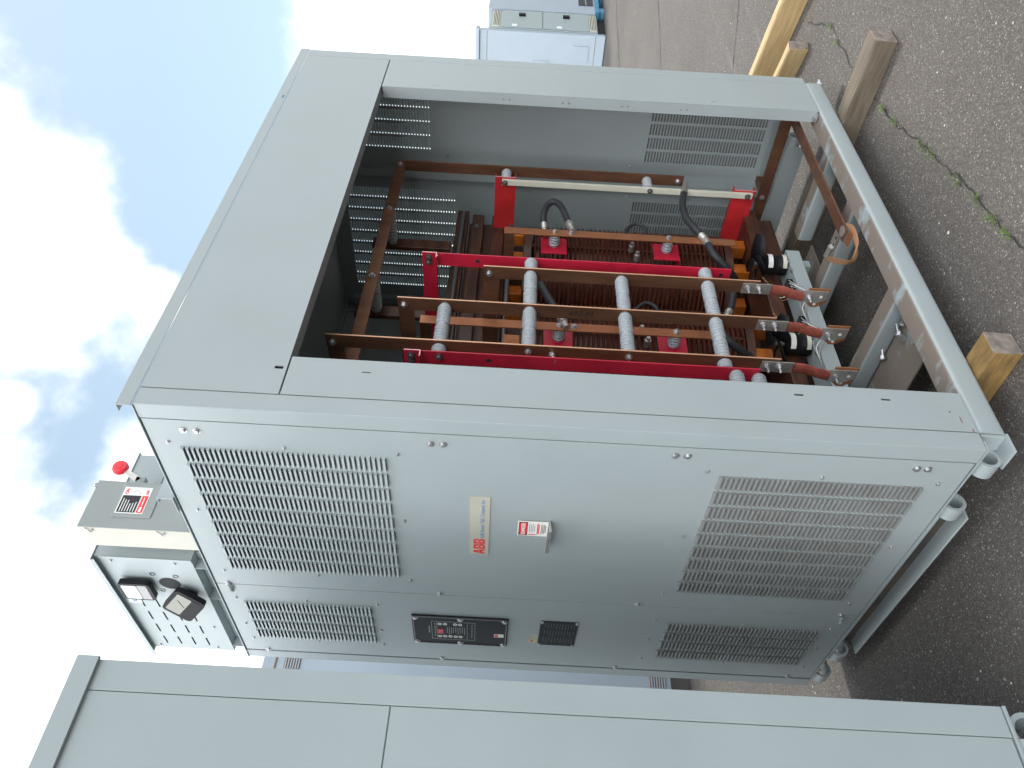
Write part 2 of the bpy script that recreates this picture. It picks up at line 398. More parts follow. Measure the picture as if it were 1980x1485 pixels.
# weeds growing out of the crack
WEED = [(2.42, -.118, .035, 'small pale weed at the far end of the crack by the pine timbers'), (2.28, -.105, .035, 'weed tuft in the crack behind the weathered beam, nearest the beam'),
        (1.60, -.132, .045, 'weed tuft just in front of the weathered grey beam'), (1.47, -.142, .035, 'thin weed sprig second from the weathered beam along the crack'),
        (1.22, -.19, .05, 'leafy weed in the middle of the crack, larger one of the close pair'), (1.135, -.205, .05, 'leafy weed in the middle of the crack, nearer one of the close pair'),
        (.93, -.232, .052, 'broad weed clump along the crack past the middle pair'), (.80, -.245, .045, 'weed clump in the crack towards the wooden block'),
        (.68, -.256, .035, 'sparse weed sprig near the edge of the picture in the crack'), (.58, -.268, .04, 'last weed of the crack, at the picture edge')]
for x, y, h, lab in WEED:
    h *= .6; t = thing('weed', lab, 'weed', (x, y, ZG), 'weeds in the asphalt crack')
    mb = MB(); st = MB()
    for i in range(20):
        a = random.uniform(0, 2*PI); rr = random.uniform(.003, .022); b = Vector((x+math.cos(a)*rr*1.3, y+math.sin(a)*rr*.6, ZG+random.uniform(.008, h)))
        d = Vector((math.cos(a), math.sin(a), random.uniform(-.2, .7))).normalized(); sd_ = d.cross(Vector((0, 0, 1))).normalized(); l = random.uniform(.007, .013); wd = l*.33
        k = len(mb.v); mb.v += [tuple(b), tuple(b+d*l*.5+sd_*wd), tuple(b+d*l), tuple(b+d*l*.5-sd_*wd)]; mb.f.append((k, k+1, k+2, k+3))
        if i % 4 == 0: st.tube([(x, y, ZG), tuple((Vector((x, y, ZG))+b)/2+Vector((0, 0, .004))), tuple(b)], .0009, 5)
    part('leaves', mb, 'leaf', t); part('stems', st, 'leaf', t)
# loose stones and wood chips on the asphalt
mb = MB()
for i in range(420):
    x, y = random.uniform(-.9, 4.5), random.uniform(-1.6, 3.2)
    if -.1 < x < 2.2 and .0 < y < 1.5: continue
    r = random.choice((.003, .004, .004, .006)) ; k = len(mb.v); q = random.uniform(0, 6)
    for j in range(5): mb.v.append((x+r*math.cos(q+j*1.257)*random.uniform(.7, 1.3), y+r*math.sin(q+j*1.257)*random.uniform(.7, 1.3), ZG+.001))
    mb.v.append((x, y, ZG+r*.8))
    for j in range(5): mb.f.append((k+j, k+(j+1) % 5, k+5))
o = part('loose_stones', mb, 'pebble', None, stuff=True); o['label'] = 'loose pale stone chips scattered over the asphalt'; o['category'] = 'stones'

# ------------------------------------------------------------------ shared hardware
def bolt_mesh(r, h, washer=True, stud=0):
    b = MB()
    if washer: b.lathe([(r*1.45, 0), (r*1.45, h*.25), (r*1.1, h*.25)], 14, 'z', cap=True)
    k = 6; b.lathe([(r, h*.25), (r, h*.9), (r*.82, h)], k, 'z')
    if stud: b.lathe([(r*.55, h), (r*.55, h+stud*.85), (r*.4, h+stud)], 10, 'z')
    return b.mesh('bolt')
BOLT = {'cab': bolt_mesh(.0075, .007), 'screw': bolt_mesh(.0042, .006), 'bus': bolt_mesh(.009, .012), 'stud': bolt_mesh(.009, .011, True, .016), 'big': bolt_mesh(.012, .012)}
for k_, v_ in BOLT.items(): v_.materials.append(M['steel'])
DARKB = bolt_mesh(.009, .012); DARKB.materials.append(M['darksteel'])
TO_S = Matrix(((0, 0, -1), (0, 1, 0), (1, 0, 0)))               # local z -> -X
TO_F = Matrix(((1, 0, 0), (0, 0, -1), (0, 1, 0)))               # local z -> -Y
def bolt(kind, parent, loc, rot, name='bolt', mt=None):
    me = BOLT[kind] if kind in BOLT else DARKB
    a = random.uniform(0, 1)
    return link(name, me, None, parent, loc, rot @ Matrix.Rotation(a, 3, 'Z'))
def ins_mesh(l, R=.024, ribs=5):
    p = [(R*.78, 0)]
    for i in range(ribs):
        a = l*(.06+.88*i/ribs); s_ = l*.88/ribs
        p += [(R*.74, a), (R*.95, a+s_*.22), (R, a+s_*.45), (R*.95, a+s_*.68), (R*.74, a+s_*.9)]
    p += [(R*.78, l)]
    me = MB().lathe(p, 22, 'z').mesh('standoff', True); me.materials.append(M['ins']); return me
TO_PX = Matrix(((0, 0, 1), (0, 1, 0), (-1, 0, 0)))              # local z -> +X
TO_PY = Matrix(((1, 0, 0), (0, 0, 1), (0, -1, 0)))              # local z -> +Y

# ------------------------------------------------------------------ transformer cabinet
W_, D_, H_ = 2.133, 1.484, 2.2
cab = thing('transformer_cabinet', 'tall grey louvred steel transformer cabinet with its front opening uncovered', 'cabinet', (W_/2, D_/2, ZG))
T = .0025
def PF(u, v, w): return (u, w, v)                 # front: outer face y=0
def PS(u, v, w): return (w, u, v)                 # left side: outer face x=0
def PR(u, v, w): return (W_-w, u, v)              # right side
def PB(u, v, w): return (u, D_-w, v)
def front_sheet(name, x0, x1, z0, z1, slots, parent, P=PF):
    ub = sorted({x0, x1} | {a for s in slots for a in (s[0]-.0055, s[0]+.0055)}); vb = sorted({z0, z1} | {a for s in slots for a in (s[1]-.0125, s[1]+.0125)})
    holes = set()
    for s in slots:
        holes.add((ub.index(s[0]-.0055), vb.index(s[1]-.0125)))
    return MB().sheet(P, ub, vb, holes, T)
# corner posts (folded sheet)
def post(x0, y0, sx, sy, parent):
    """L-shaped corner, outer corner at x0,y0; sx,sy = direction of the legs"""
    a, b = .057, .055
    mb = MB()
    xs = sorted((x0, x0+sx*a)); ys = sorted((y0, y0+sy*T)); mb.box(*xs, *ys, 0.0, H_)
    xs = sorted((x0, x0+sx*T)); ys = sorted((y0+sy*T, y0+sy*b)); mb.box(*xs, *ys, 0.0, H_)
    return part('corner_post', mb, 'paint', parent, bevel=.0012)
post(0, 0, 1, 1, cab); post(W_, 0, -1, 1, cab); post(0, D_, 1, -1, cab); post(W_, D_, -1, -1, cab)
# backing strips behind the seams so that they read as shut lines
box('seam_strip', 'paint', cab, .03, .075, .006, .012, 0, H_); box('seam_strip', 'paint', cab, W_-.075, W_-.03, .006, .012, 0, H_)
# front: header and two jamb panels
def flanged(name, mb, x0, x1, z0, z1, left=0, right=0, bottom=0, top=0, d=.05):
    if bottom: mb.box(x0, x1, T, d, z0, z0+T)
    if top: mb.box(x0, x1, T, .02, z1-T, z1)
    if left: mb.box(x0, x0+T, T, d, z0+T, z1-T)
    if right: mb.box(x1-T, x1, T, d, z0+T, z1-T)
    return part(name, mb, 'paint', cab, bevel=.001)
hp = flanged('header_panel', front_sheet('', .06, W_-.06, 1.842, H_, [(.157, 1.864), (1.860, 1.862)], cab), .06, W_-.06, 1.842, H_, bottom=1)
jl = flanged('jamb_panel', front_sheet('', .06, .2, .0, 1.837, [(.159, 1.627), (.163, .452), (.163, .215)], cab), .06, .2, 0, 1.837, top=1)
jr = flanged('jamb_panel', front_sheet('', 1.823, W_-.06, .0, 1.837, [(1.862, 1.617), (1.857, .438), (1.854, .206)], cab), 1.823, W_-.06, 0, 1.837, top=1)
# right jamb return with pairs of holes
ub = [.003, .05]; prs = [1.30, 1.05, .80, .55]
hb = sorted({.003, 1.834} | {a for p in prs for q in (0, .026) for a in (p+q-.0035, p+q+.0035)}); yb = [.003, .025, .032, .05]
hol = {(1, hb.index(p+q-.0035)) for p in prs for q in (0, .026)}
part('jamb_return', MB().sheet(lambda u, v, w_: (1.823+w_, u, v), yb, hb, hol, T), 'paint', cab)
box('jamb_return', 'paint', cab, .2-T, .2, .003, .05, .003, 1.834)
box('corner_clip', 'paint', cab, 1.806, 1.8225, .010, .045, .002, .005); bolt('big', cab, (1.816, .03, .006), Matrix.Identity(3))

# louvred side panels ---------------------------------------------------
def louvre_mesh(wd, ht, dep, outx, ov=.003, cheeks=True):
    """one pressed hood: shut at the top, open at the bottom. local y = width, z up, outwards = outx*X"""
    mb = MB(); prof = [(0, ht), (dep*.45, ht*.86), (dep*.85, ht*.5), (dep, ht*.10), (dep*.97, -ov)]
    for (a, z) in prof: mb.v += [(outx*a, 0.0015, z), (outx*a, wd-.0015, z)]
    n = len(prof)
    for i in range(n-1): mb.f.append((2*i, 2*i+1, 2*i+3, 2*i+2))
    k = len(mb.v)
    mb.v += [(0, 0, ht), (0, 0, -ov), (0, wd, ht), (0, wd, -ov)]
    if not cheeks:                                   # pressed ends torn open near the lip
        mb.v[k+1] = (0, 0, ht*.42); mb.v[k+3] = (0, wd, ht*.42)
    m_ = n if cheeks else n-2
    mb.f.append(tuple([k]+[2*i for i in range(m_)]+[k+1])); mb.f.append(tuple([k+2]+[2*i+1 for i in range(m_)]+[k+3]))
    # inner skin
    for (a, z) in prof: mb.v += [(outx*(a-.0012), .003, z-.0008), (outx*(a-.0012), wd-.003, z-.0008)]
    k2 = k+4
    for i in range(n-1): mb.f.append((k2+2*i, k2+2*i+2, k2+2*i+3, k2+2*i+1))
    mb.f.append((2*n-2, 2*n-1, k2+2*n-1, k2+2*n-2))
    return mb
PITCH_L = .01405
def bank_cells(y0, y1, ncol, z0, nrow):
    fr_ = .80 if z0 > 1 else .55
    gap = .0135; wd = (y1-y0-gap*(ncol-1))/ncol
    ys = [(y0+i*(wd+gap), y0+i*(wd+gap)+wd) for i in range(ncol)]
    zs = [(z0+j*PITCH_L, z0+j*PITCH_L+PITCH_L*fr_) for j in range(nrow)]
    return wd, ys, zs
BIG_T, BIG_B = (.168, .797, 9, 1.565, 40), (.168, .797, 9, .097, 40)
SM_T, SM_B = (1.027, 1.297, 4, 1.682, 32), (1.027, 1.297, 4, .093, 39)
def side_panel(name, y0, y1, banks, P, outx, xface, parent, mirror=False, single=None):
    """sheet with open slots + pressed hoods"""
    fl = (lambda y: D_-y) if mirror else (lambda y: y)
    ub, vb, cells = {y0, y1}, {0.004, H_-.004}, []
    for b in banks:
        wd, ys, zs = bank_cells(*b)
        if mirror: ys = [(fl(b_), fl(a_)) for a_, b_ in ys]
        for a_, b_ in ys: ub |= {a_, b_}
        for a_, b_ in zs: vb |= {a_, b_}
        cells.append((wd, ys, zs))
    ub, vb = sorted(ub), sorted(vb)
    ui = {u: i for i, u in enumerate(ub)}; vi = {v: i for i, v in enumerate(vb)}
    holes = {(ui[a_], vi[c_]) for wd, ys, zs in cells for a_, _ in ys for c_, _ in zs}
    pn = part(name, MB().sheet(P, ub, vb, holes, T), 'paint', parent)
    for bi, (wd, ys, zs) in enumerate(cells):
        base = louvre_mesh(wd, PITCH_L*.80, .0105, outx, .0, outx < 0) if zs[0][0] > 1 else louvre_mesh(wd, PITCH_L*.55, .0095, outx, .001 if outx < 0 else .003)
        lm_ = 'louvre' if zs[0][0] > 1 else 'louvredust'
        me = base.mesh('louvre', True); me.materials.append(M[lm_])
        rest_ = MB()
        for ci, (a_, _) in enumerate(ys):
            for ri, (c_, _) in enumerate(zs):
                if single and bi == 0 and ci*len(zs)+ri < single:
                    link('louvre', me, None, pn, (xface, a_, c_))
                else:
                    k = len(rest_.v); rest_.v += [(v[0]+xface, v[1]+a_, v[2]+c_) for v in base.v]; rest_.f += [tuple(i+k for i in f) for f in base.f]
        if rest_.v: part('louvre_bank', rest_, lm_, pn, True, stuff=True)
    return pn
p1 = side_panel('side_panel', .058, .912, [BIG_T, BIG_B], PS, -1, 0.0, cab, single=300)
p2 = side_panel('side_panel', .9155, 1.4175, [SM_T, SM_B], PS, -1, 0.0, cab)
p3 = side_panel('side_panel', D_-.912, D_-.058, [BIG_T, BIG_B], PR, 1, W_, cab, mirror=True)
p4 = side_panel('side_panel', D_-1.4175, D_-.9155, [SM_T, SM_B], PR, 1, W_, cab, mirror=True)
for yy in (.914, .057, 1.419): box('seam_strip', 'paint', cab, .004, .009, yy-.02, yy+.02, .004, H_-.006)
box('seam_strip', 'paint', cab, W_-.009, W_-.004, D_-.914-.02, D_-.914+.02, .004, H_-.006)
box('back_panel', 'paint', cab, .06, W_-.06, D_-T, D_, 0, H_)
for xx in (.058, W_-.058): box('seam_strip', 'paint', cab, xx-.02, xx+.02, D_-.012, D_-.006, 0, H_-.004)
for yy in (.0565, D_-.0565): box('seam_strip', 'paint', cab, W_-.009, W_-.004, yy-.02, yy+.02, .004, H_-.006)
for x0_ in (.004, W_-.03): box('seam_strip', 'paint', cab, x0_, x0_+.026, .032, D_-.032, H_-.012, H_-.0005)
box('seam_strip', 'paint', cab, .004, W_-.004, .004, .03, H_-.012, H_-.0005); box('seam_strip', 'paint', cab, .004, W_-.004, D_-.03, D_-.004, H_-.012, H_-.0005)
# inner uprights on the right wall and at the back
for yy in (.565, 1.40): part('inner_upright', MB().box(W_-.045, W_-.0045, yy-.012, yy-.009, .02, 2.15).box(W_-.045, W_-.042, yy-.009, yy+.03, .02, 2.15), 'paint', cab)
# roof with turned-up front lip
part('roof', MB().box(-.004, W_+.004, .004, D_+.004, H_+.001, H_+.004), 'paint', cab)
lip = MB().prism([(0.0, H_+.0045), (.0025, H_+.0045), (.0025, H_+.041), (.028, H_+.041), (.028, H_+.0435), (0, H_+.0435)], -.006, W_+.006, 'x')
part('roof_lip', lip, 'paint', cab, bevel=.0008)
text('scribble', '~m6', .018, 'inkblue', cab, (1.66, -.0006, H_+.013), FACE_F, shear=.4)
# sill strip just under the side panels
box('sill_strip', 'paint', cab, -.001, .03, .0, D_, -.006, -.001)
# bolts on the louvred side
for z in (2.096, 2.060, 1.440, 1.406, .789, .756, .145, .115): bolt('cab', cab, (-.0003, .097 if z > 1 else .090, z), TO_S)
for z in (2.150, 1.838, 1.531, .690, .378, .062):
    for y in (.150, .823): bolt('screw', p1, (-.0003, y, z), TO_S)
for z in (2.150, 1.531, .690, .062): bolt('screw', p1, (-.0003, .47, z), TO_S)
for z in (2.150, 1.905, 1.657, .680, .37, .062):
    for y in (1.008, 1.318): bolt('screw', p2, (-.0003, y, z), TO_S)
for z in (2.155, 1.657, .680, .062): bolt('screw', p2, (-.0003, 1.16 if z < 1 else 1.20, z), TO_S)
for z in (2.155, 1.435, .759, .063): bolt('cab', cab, (-.0003, .905, z), TO_S)
for z in (2.111, 1.438, .766, .094): bolt('cab', cab, (-.0003, 1.408, z), TO_S)
for z, y in ((2.15, .93), (.055, .93)): part('turn_latch', MB().tube([(-.006, y-.02, z+.004), (-.012, y, z), (-.006, y+.018, z-.003)], .006, 8), 'paint', cab, True)
for z in (2.15, 1.9, 1.657): bolt('screw', p3, (W_-.004, D_-.85, z), TO_S)
for z in (1.6, .70, .062):
    for y in (.155, .47): bolt('screw', p4, (W_-.004, y+.015, z), TO_S)
for z in (.69, .378, .062): bolt('screw', p3, (W_-.004, .655, z), TO_S)
# maker's plate
lg = box('maker_plate', 'plate', cab, -.003, 0, .326, .633, 1.275, 1.334)
def glyphs(word, x0, z0, w_, h_):
    A = [[(0, 0), (.27, 0), (.34, .22), (.49, .22), (.49, .40), (.40, .40), (.49, .68), (.49, 1), (.33, 1)]]
    A.append([(1-a, b) for a, b in A[0]][::-1])
    B = [[(0, 0), (.47, 0), (.47, .17), (.30, .17), (.30, .41), (.47, .41), (.47, .59), (.30, .59), (.30, .83), (.47, .83), (.47, 1), (0, 1)],
         [(.50, 0), (.78, 0), (.94, .09), (1, .24), (.95, .43), (.84, .51), (.93, .60), (.96, .75), (.90, .92), (.74, 1), (.50, 1), (.50, .83), (.66, .81), (.69, .71), (.66, .60), (.50, .59), (.50, .41), (.68, .40), (.73, .29), (.68, .18), (.50, .17)]]
    for i, ch in enumerate(word):
        for poly in (A if ch == 'A' else B):
            part('logo_letter', MB().prism([(x0-(i*1.1+a)*w_, z0+b*h_) for a, b in poly], -.0040, -.0031, 'x'), 'inkred', lg)
glyphs('ABB', .628, 1.2875, .0262, .0345)
box('logo_split', 'plate', lg, -.0046, -.0041, .541, .629, 1.3043, 1.3053)
text('lettering', 'ABB Power T&D Company Inc.', .0175, 'inkblue', lg, (-.0033, .538, 1.2905), FACE_S, sx=.90)
# danger card on its bent clip
dg = part('warning_card', MB().box(-.0045, -.003, .433, .509, 1.099, 1.190), 'white', cab)
box('heading', 'inkblack', dg, -.0048, -.0046, .4365, .5055, 1.1600, 1.1865)
pr = []
for i in range(24):
    a = 2*PI*i/24; pr.append((.471+.0330*math.copysign(abs(math.cos(a))**.6, math.cos(a)), 1.1733+.0118*math.copysign(abs(math.sin(a))**.6, math.sin(a))))
part('heading_oval', MB().prism(pr, -.0052, -.00485, 'x'), 'inkred', dg)
text('lettering', 'DANGER', .0165, 'white', dg, (-.0054, .471, 1.1675), FACE_S, sx=.86, align='CENTER', bold=.0003)
pl_ = MB()
for i, (z, l) in enumerate(((1.153, .046), (1.148, .038), (1.143, .044), (1.138, .03))): pl_.box(-.0049, -.0046, .468-l/2, .468+l/2, z, z+.0022)
part('print_lines', pl_, 'inkgrey', dg, stuff=True)
pl_ = MB()
for i, (z, l) in enumerate(((1.1285, .058), (1.1245, .05))): pl_.box(-.0049, -.0046, .471-l/2, .471+l/2, z, z+.0030)
pl_.box(-.0049, -.0046, .499, .503, 1.134, 1.157)
part('red_lines', pl_, 'inkred', dg, stuff=True)
pl_ = MB()
for i, (z, l) in enumerate(((1.1175, .056), (1.1135, .042), (1.1095, .05), (1.1055, .038))): pl_.box(-.0049, -.0046, .471-l/2, .471+l/2, z, z+.0018)
part('black_lines', pl_, 'inkblack', dg, stuff=True)
part('card_clip', MB().prism([(-.0005, 1.0975), (-.036, 1.093), (-.041, 1.104), (-.043, 1.103), (-.0375, 1.0900), (-.0005, 1.0945)], .428, .545, 'y'), 'tin', cab)
# temperature monitor
mo = box('monitor_panel', 'black', cab, -.006, 0, 1.058, 1.270, 1.193, 1.540, bevel=.002)
part('monitor_rim', MB().box(-.009, -.0062, 1.061, 1.0645, 1.198, 1.535).box(-.009, -.0062, 1.2635, 1.267, 1.198, 1.535).box(-.009, -.0062, 1.0645, 1.2635, 1.198, 1.2015).box(-.009, -.0062, 1.0645, 1.2635, 1.5315, 1.535), 'darksteel', mo)
for y in (1.072, 1.256):
    for z in (1.207, 1.366, 1.527): bolt('cab', mo, (-.0062, y, z), TO_S)
fr = MB()
for a in ((1.095, 1.0965, 1.312, 1.470), (1.2315, 1.233, 1.312, 1.470), (1.0965, 1.2315, 1.312, 1.3135), (1.0965, 1.2315, 1.4685, 1.470), (1.0965, 1.2315, 1.340, 1.3413), (1.0965, 1.2315, 1.450, 1.4513)): fr.box(-.0068, -.0061, *a)
part('monitor_frame', fr, 'inkgrey', mo)
box('red_display', 'led', mo, -.0072, -.0061, 1.155, 1.188, 1.428, 1.448)
for y, zs in ((1.113, (1.440, 1.421, 1.384, 1.366)), (1.208, (1.440, 1.421, 1.402, 1.383, 1.365))):
    for z in zs: part('push_button', MB().ring(.0075, .0045, .0016, (-.0070, y, z), 'x', 16), 'white', mo)
ln = MB()
for i in range(9): ln.box(-.0066, -.0061, 1.135, 1.185+random.uniform(-.01, .008), 1.350+i*.0078, 1.3518+i*.0078)
for i in range(5): ln.box(-.0066, -.0061, 1.11+i*.022, 1.122+i*.022, 1.456, 1.459); ln.box(-.0066, -.0061, 1.11+i*.022, 1.124+i*.022, 1.322, 1.3245)
for i in range(4): ln.box(-.0066, -.0061, 1.135+i*.014, 1.143+i*.014, 1.476, 1.481)
part('monitor_print', ln, 'inkgrey', mo, stuff=True)
wl = box('monitor_sticker', 'white', mo, -.0066, -.0061, 1.172, 1.197, 1.207, 1.242); box('sticker_band', 'inkred', wl, -.0070, -.0067, 1.174, 1.195, 1.228, 1.240)
# rating plate with a paper tag beside it
rp = box('rating_plate', 'black', cab, -.0025, 0, 1.060, 1.247, .943, 1.079, bevel=.001)
rpl = MB()
for i in range(11):
    for j in range(3): rpl.box(-.0029, -.0026, 1.075+j*.055, 1.075+j*.055+random.uniform(.02, .045), .955+i*.0105, .9562+i*.0105)
part('plate_print', rpl, 'darksteel', rp)
for y in (1.066, 1.241):
    for z in (.949, 1.073): bolt('screw', rp, (-.0027, y, z), TO_S)
yt = box('paper_tag', 'tag', cab, -.0012, 0, 1.205, 1.235, 1.082, 1.112); box('tag_mark', 'inkred', yt, -.0016, -.0013, 1.212, 1.226, 1.098, 1.106)
box('glue_patch', 'plate', cab, -.0008, 0, 1.168, 1.20, 1.084, 1.104)
# rust runs near the bottom corner
rm = MB()
for (x, z, a, b) in ((.125, .050, .006, .004), (.090, .030, .022, .0025), (.06, .010, .010, .003)): rm.box(x, x+a, -.0006, -.0001, z, z+b)
part('rust_streak', rm, 'rust', cab)

# base frame ------------------------------------------------------------
def chan(h, w_, t, r=.014):
    """C profile: web on the -a side with rounded outer corners; (a,z) with z from -h to 0, a from 0 to w_"""
    p = []
    for i in range(6): a = PI/2*i/5; p.append((r-r*math.cos(a), -r+r*math.sin(a)))
    p += [(w_, 0), (w_, -t)]
    p += [(t+.004, -t), (t, -t-.004), (t, -h+t+.004), (t+.004, -h+t), (w_, -h+t), (w_, -h)]
    for i in range(6): a = PI/2*(1-i/5); p.append((r-r*math.cos(a), -h+r-r*math.sin(a)))
    return p
fc = part('base_channel', MB().prism([(a, z-.0065 if False else z-.0015) for a, z in chan(.076, .078, .006)], .062, 2.085, 'x'), 'dustyX', cab, True)
fc['label'] = 'front base channel with brown dust on its ledge'
fc.data.materials.append(M['paint'])
for p in fc.data.polygons:
    n = p.normal
    if n.z < .75: p.material_index = 1
bc = part('base_channel', MB().prism([(D_-a, z-.0015) for a, z in chan(.076, .078, .006)], .06, 2.085, 'x'), 'dusty', cab, True)
# side channel: opens outwards
for xw, s_ in ((.0, 1), (W_, -1)):
    part('side_channel', MB().prism([(xw+s_*a, z-.007) for a, z in ((0, 0), (.06, 0), (.06, -.09), (.0, -.09), (.0, -.083), (.053, -.083), (.053, -.007), (0, -.007))], .305, 1.19, 'y'), 'paint', cab, bevel=.002)
M['darkweb'] = mat('dark_inner_web', (.05, .046, .042), .8, col2=(.09, .075, .06), vscale=9)
for xw in (.0525, W_-.0528): box('dark_web', 'darkweb', cab, xw-.0003, xw+.0005, .306, 1.189, -.0895, -.0145)  # dark brown sheets over the inner faces of the side channels
box('dark_web', 'darkweb', cab, .006, .0515, .306, 1.189, -.0148, -.0143)
for y in (.085, .285, 1.225, 1.41):
    part('lifting_ring', MB().ring(.034, .0245, .05, (.026, y, -.042), 'y', 28), 'paint', cab, True)
    part('lifting_ring', MB().ring(.034, .0245, .05, (W_-.026, y, -.042), 'y', 28), 'paint', cab, True)
part('corner_foot', MB().box(.0, .061, .0, .075, -.0785, -.0725).box(.052, .061, .006, .075, -.0725, -.008), 'paint', cab, bevel=.001)
part('corner_foot', MB().box(2.086, W_, .0, .075, -.0785, -.0725).box(2.086, 2.095, .006, .075, -.0725, -.008), 'paint', cab, bevel=.001)
for xw, y1, nm in ((.695, 1.40, 1), (1.585, .485, 0), (1.215, 1.40, 0)):
    c_ = part('cross_channel', MB().prism([(xw+a, z-.0085) for a, z in chan(.068, .068, .006)], .08, y1, 'y'), 'dusty', cab, True)
    c_.data.materials.append(M['paint'])
    for p in c_.data.polygons:
        if p.normal.z < .75: p.material_index = 1
box('floor_plate', 'dusty', cab, .50, .692, .08, 1.40, -.0765, -.0715)
box('floor_plate', 'dusty', cab, 1.30, 1.575, .50, 1.40, -.0765, -.0715)
for (x, y, a, lab_) in ((.672, .165, .3, 'loose zinc bolt on the base plate against the channel web, inside the opening'), (.655, .20, 1.1, 'loose zinc bolt in the middle of the small heap on the base plate'),
                  (.632, .19, 2.0, 'loose zinc bolt of the heap lying farthest out from the channel web'), (.675, .33, .8, 'loose zinc bolt lying alone deeper inside on the base plate'), (.66, .135, 2.6, 'loose zinc bolt of the heap nearest the front base channel')):
    t = tag(link('loose_bolt', MB().lathe([(.014, 0), (.014, .004)], 16).lathe([(.010, .004), (.010, .013)], 6).lathe([(.006, .013), (.006, .042)], 10).mesh('loose_bolt'), 'steel', None, (x, y, -.058), Matrix.Rotation(a, 3, 'Z') @ Matrix.Rotation(1.45, 3, 'X')),
            lab_, 'bolt', 'loose bolts on the base plate')

# ------------------------------------------------------------------ dry-type transformer inside
tr = thing('dry_type_transformer', 'three phase dry type transformer with dark red ribbed coils inside the open cabinet', 'transformer', (1.06, .78, -.0085))
CX = (.51, 1.06, 1.61); CY, CR, Z0C, Z1C = .80, .242, .30, 1.165
def coil_mesh():
    n = 43; p = [(CR*.55, Z0C)]; ph = (Z1C-Z0C)/n
    for i in range(n):
        z = Z0C+i*ph
        p += [(CR*.86, z+ph*.06), (CR*.975, z+ph*.14), (CR, z+ph*.32), (CR*.975, z+ph*.50), (CR*.86, z+ph*.58)]
    p += [(CR*.55, Z1C)]
    mb = MB().lathe(p, 48, 'z', cap=False)
    return mb.mesh('winding', True)
CM = coil_mesh(); CM.materials.append(M['wind'])
for cx in CX:
    k = box('coil', 'core', tr, cx-.10, cx+.10, CY-.10, CY+.10, .16, 1.28)
    wd = link('winding', CM, None, k, (cx, CY, 0)); wd['kind'] = 'stuff'
    for z in (.262, 1.170): part('end_collar', MB().lathe([(CR*.97, z), (CR*.97, z+.034)], 40, 'z', (cx, CY, 0)), 'core', k, True)
    for an in range(8):
        a = an*PI/4+.25; bx, by = cx+math.cos(a)*CR*.82, CY+math.sin(a)*CR*.82
        part('end_block', MB().box(bx-.03, bx+.03, by-.03, by+.03, 1.2045, 1.272), 'orange', k, bevel=.003)
        part('end_block', MB().box(bx-.03, bx+.03, by-.03, by+.03, .190, .2615), 'orange', k, bevel=.003)
    sp = MB()
    for an in range(10):
        a = an*PI/5+.1; sp.box(cx+math.cos(a)*CR*.93-.006, cx+math.cos(a)*CR*.93+.006, CY+math.sin(a)*CR*.93-.006, CY+math.sin(a)*CR*.93+.006, Z0C, Z1C)
    part('spacer_sticks', sp, 'core', k)
    # tap studs at mid height, with a jumper loop
    for dx in (-.035, .03):
        x, y, z = cx+dx-.09, CY-CR+.012, .715+dx*.3
        part('tap_stud', MB().lathe([(.013, 0), (.013, -.03), (.008, -.03), (.008, -.045)], 12, 'y', (x, y, z)), 'tin', k, True)
    part('jumper', MB().tube(curve([(cx-.062, .50, .768), (cx+.006, .50, .748), (cx+.05, .50, .707), (cx+.034, .50, .671), (cx-.013, .50, .661), (cx-.053, .50, .674)], 6), .0075, 8), 'rubber', k, True)
# yokes, clamps
yk = part('top_yoke', MB().box(.24, 1.88, .70, .90, 1.285, 1.47), 'core', tr, bevel=.004)
part('bottom_yoke', MB().box(.24, 1.88, .70, .90, .0, .17), 'core', tr, bevel=.004)
part('top_clamp', MB().box(.22, 1.90, .66, .697, 1.30, 1.36).box(.22, 1.90, .66, .697, 1.40, 1.455), 'core', tr, bevel=.003)
part('bottom_clamp', MB().box(.22, 1.90, .60, .697, .015, .125), 'core', tr, bevel=.004)
part('bottom_block', MB().box(.28, 1.86, .52, .70, .125, .185), 'core', tr, bevel=.004)
part('clamp_beam', MB().box(.2, 1.92, .655, .70, 1.475, 1.53), 'core', tr, bevel=.003)
for y, z in ((.64, 1.50), (.645, 1.27)): part('tie_rod', MB().tube([(.25, y, z), (1.88, y, z)], .011, 12), 'darksteel', tr, True)
text('part_number', 'UV-0063', .016, 'plate', tr, (1.42, .6545, 1.49), FACE_F)
for x in (1.517, 1.057): part('stand_post', MB().box(x-.03, x+.03, .570, .590, 1.53, 1.875), 'core', tr, bevel=.002)
for x in (.6, 1.2, 1.8): bolt('dark', tr, (x, .6598, 1.43), TO_F)
# tap bars in front of the coils, on standoffs
IN_S = ins_mesh(.062, .0235, 4)
for x, zt in ((1.472, 1.293), (.873, 1.585), (.29, 1.40)):
    tb = box('tap_bar', 'copperbright', tr, x-.021, x+.021, .438, .4445, .30 if x > 1 else .49, zt, bevel=.001)
    part('top_link', MB().box(x-.021, x-.015, .445, .60, zt-.045, zt-.001), 'copper', tb)
    for z in ((1.075, .585) if x > 1 else (1.06, .62)):
        link('standoff', IN_S, None, tb, (x+.004, .4448+.0, z), TO_PY)
        part('red_tab', MB().box(x-.055, x+.055, .5072, .5132, z-.056, z+.056).box(x-.055, x+.055, .5132, .56, z-.056, z-.050), 'red', tb, bevel=.001)
        bolt('bus', tb, (x+.004, .4378, z), TO_F)
    bolt('bus', tb, (x, .4378, 1.005), TO_F)
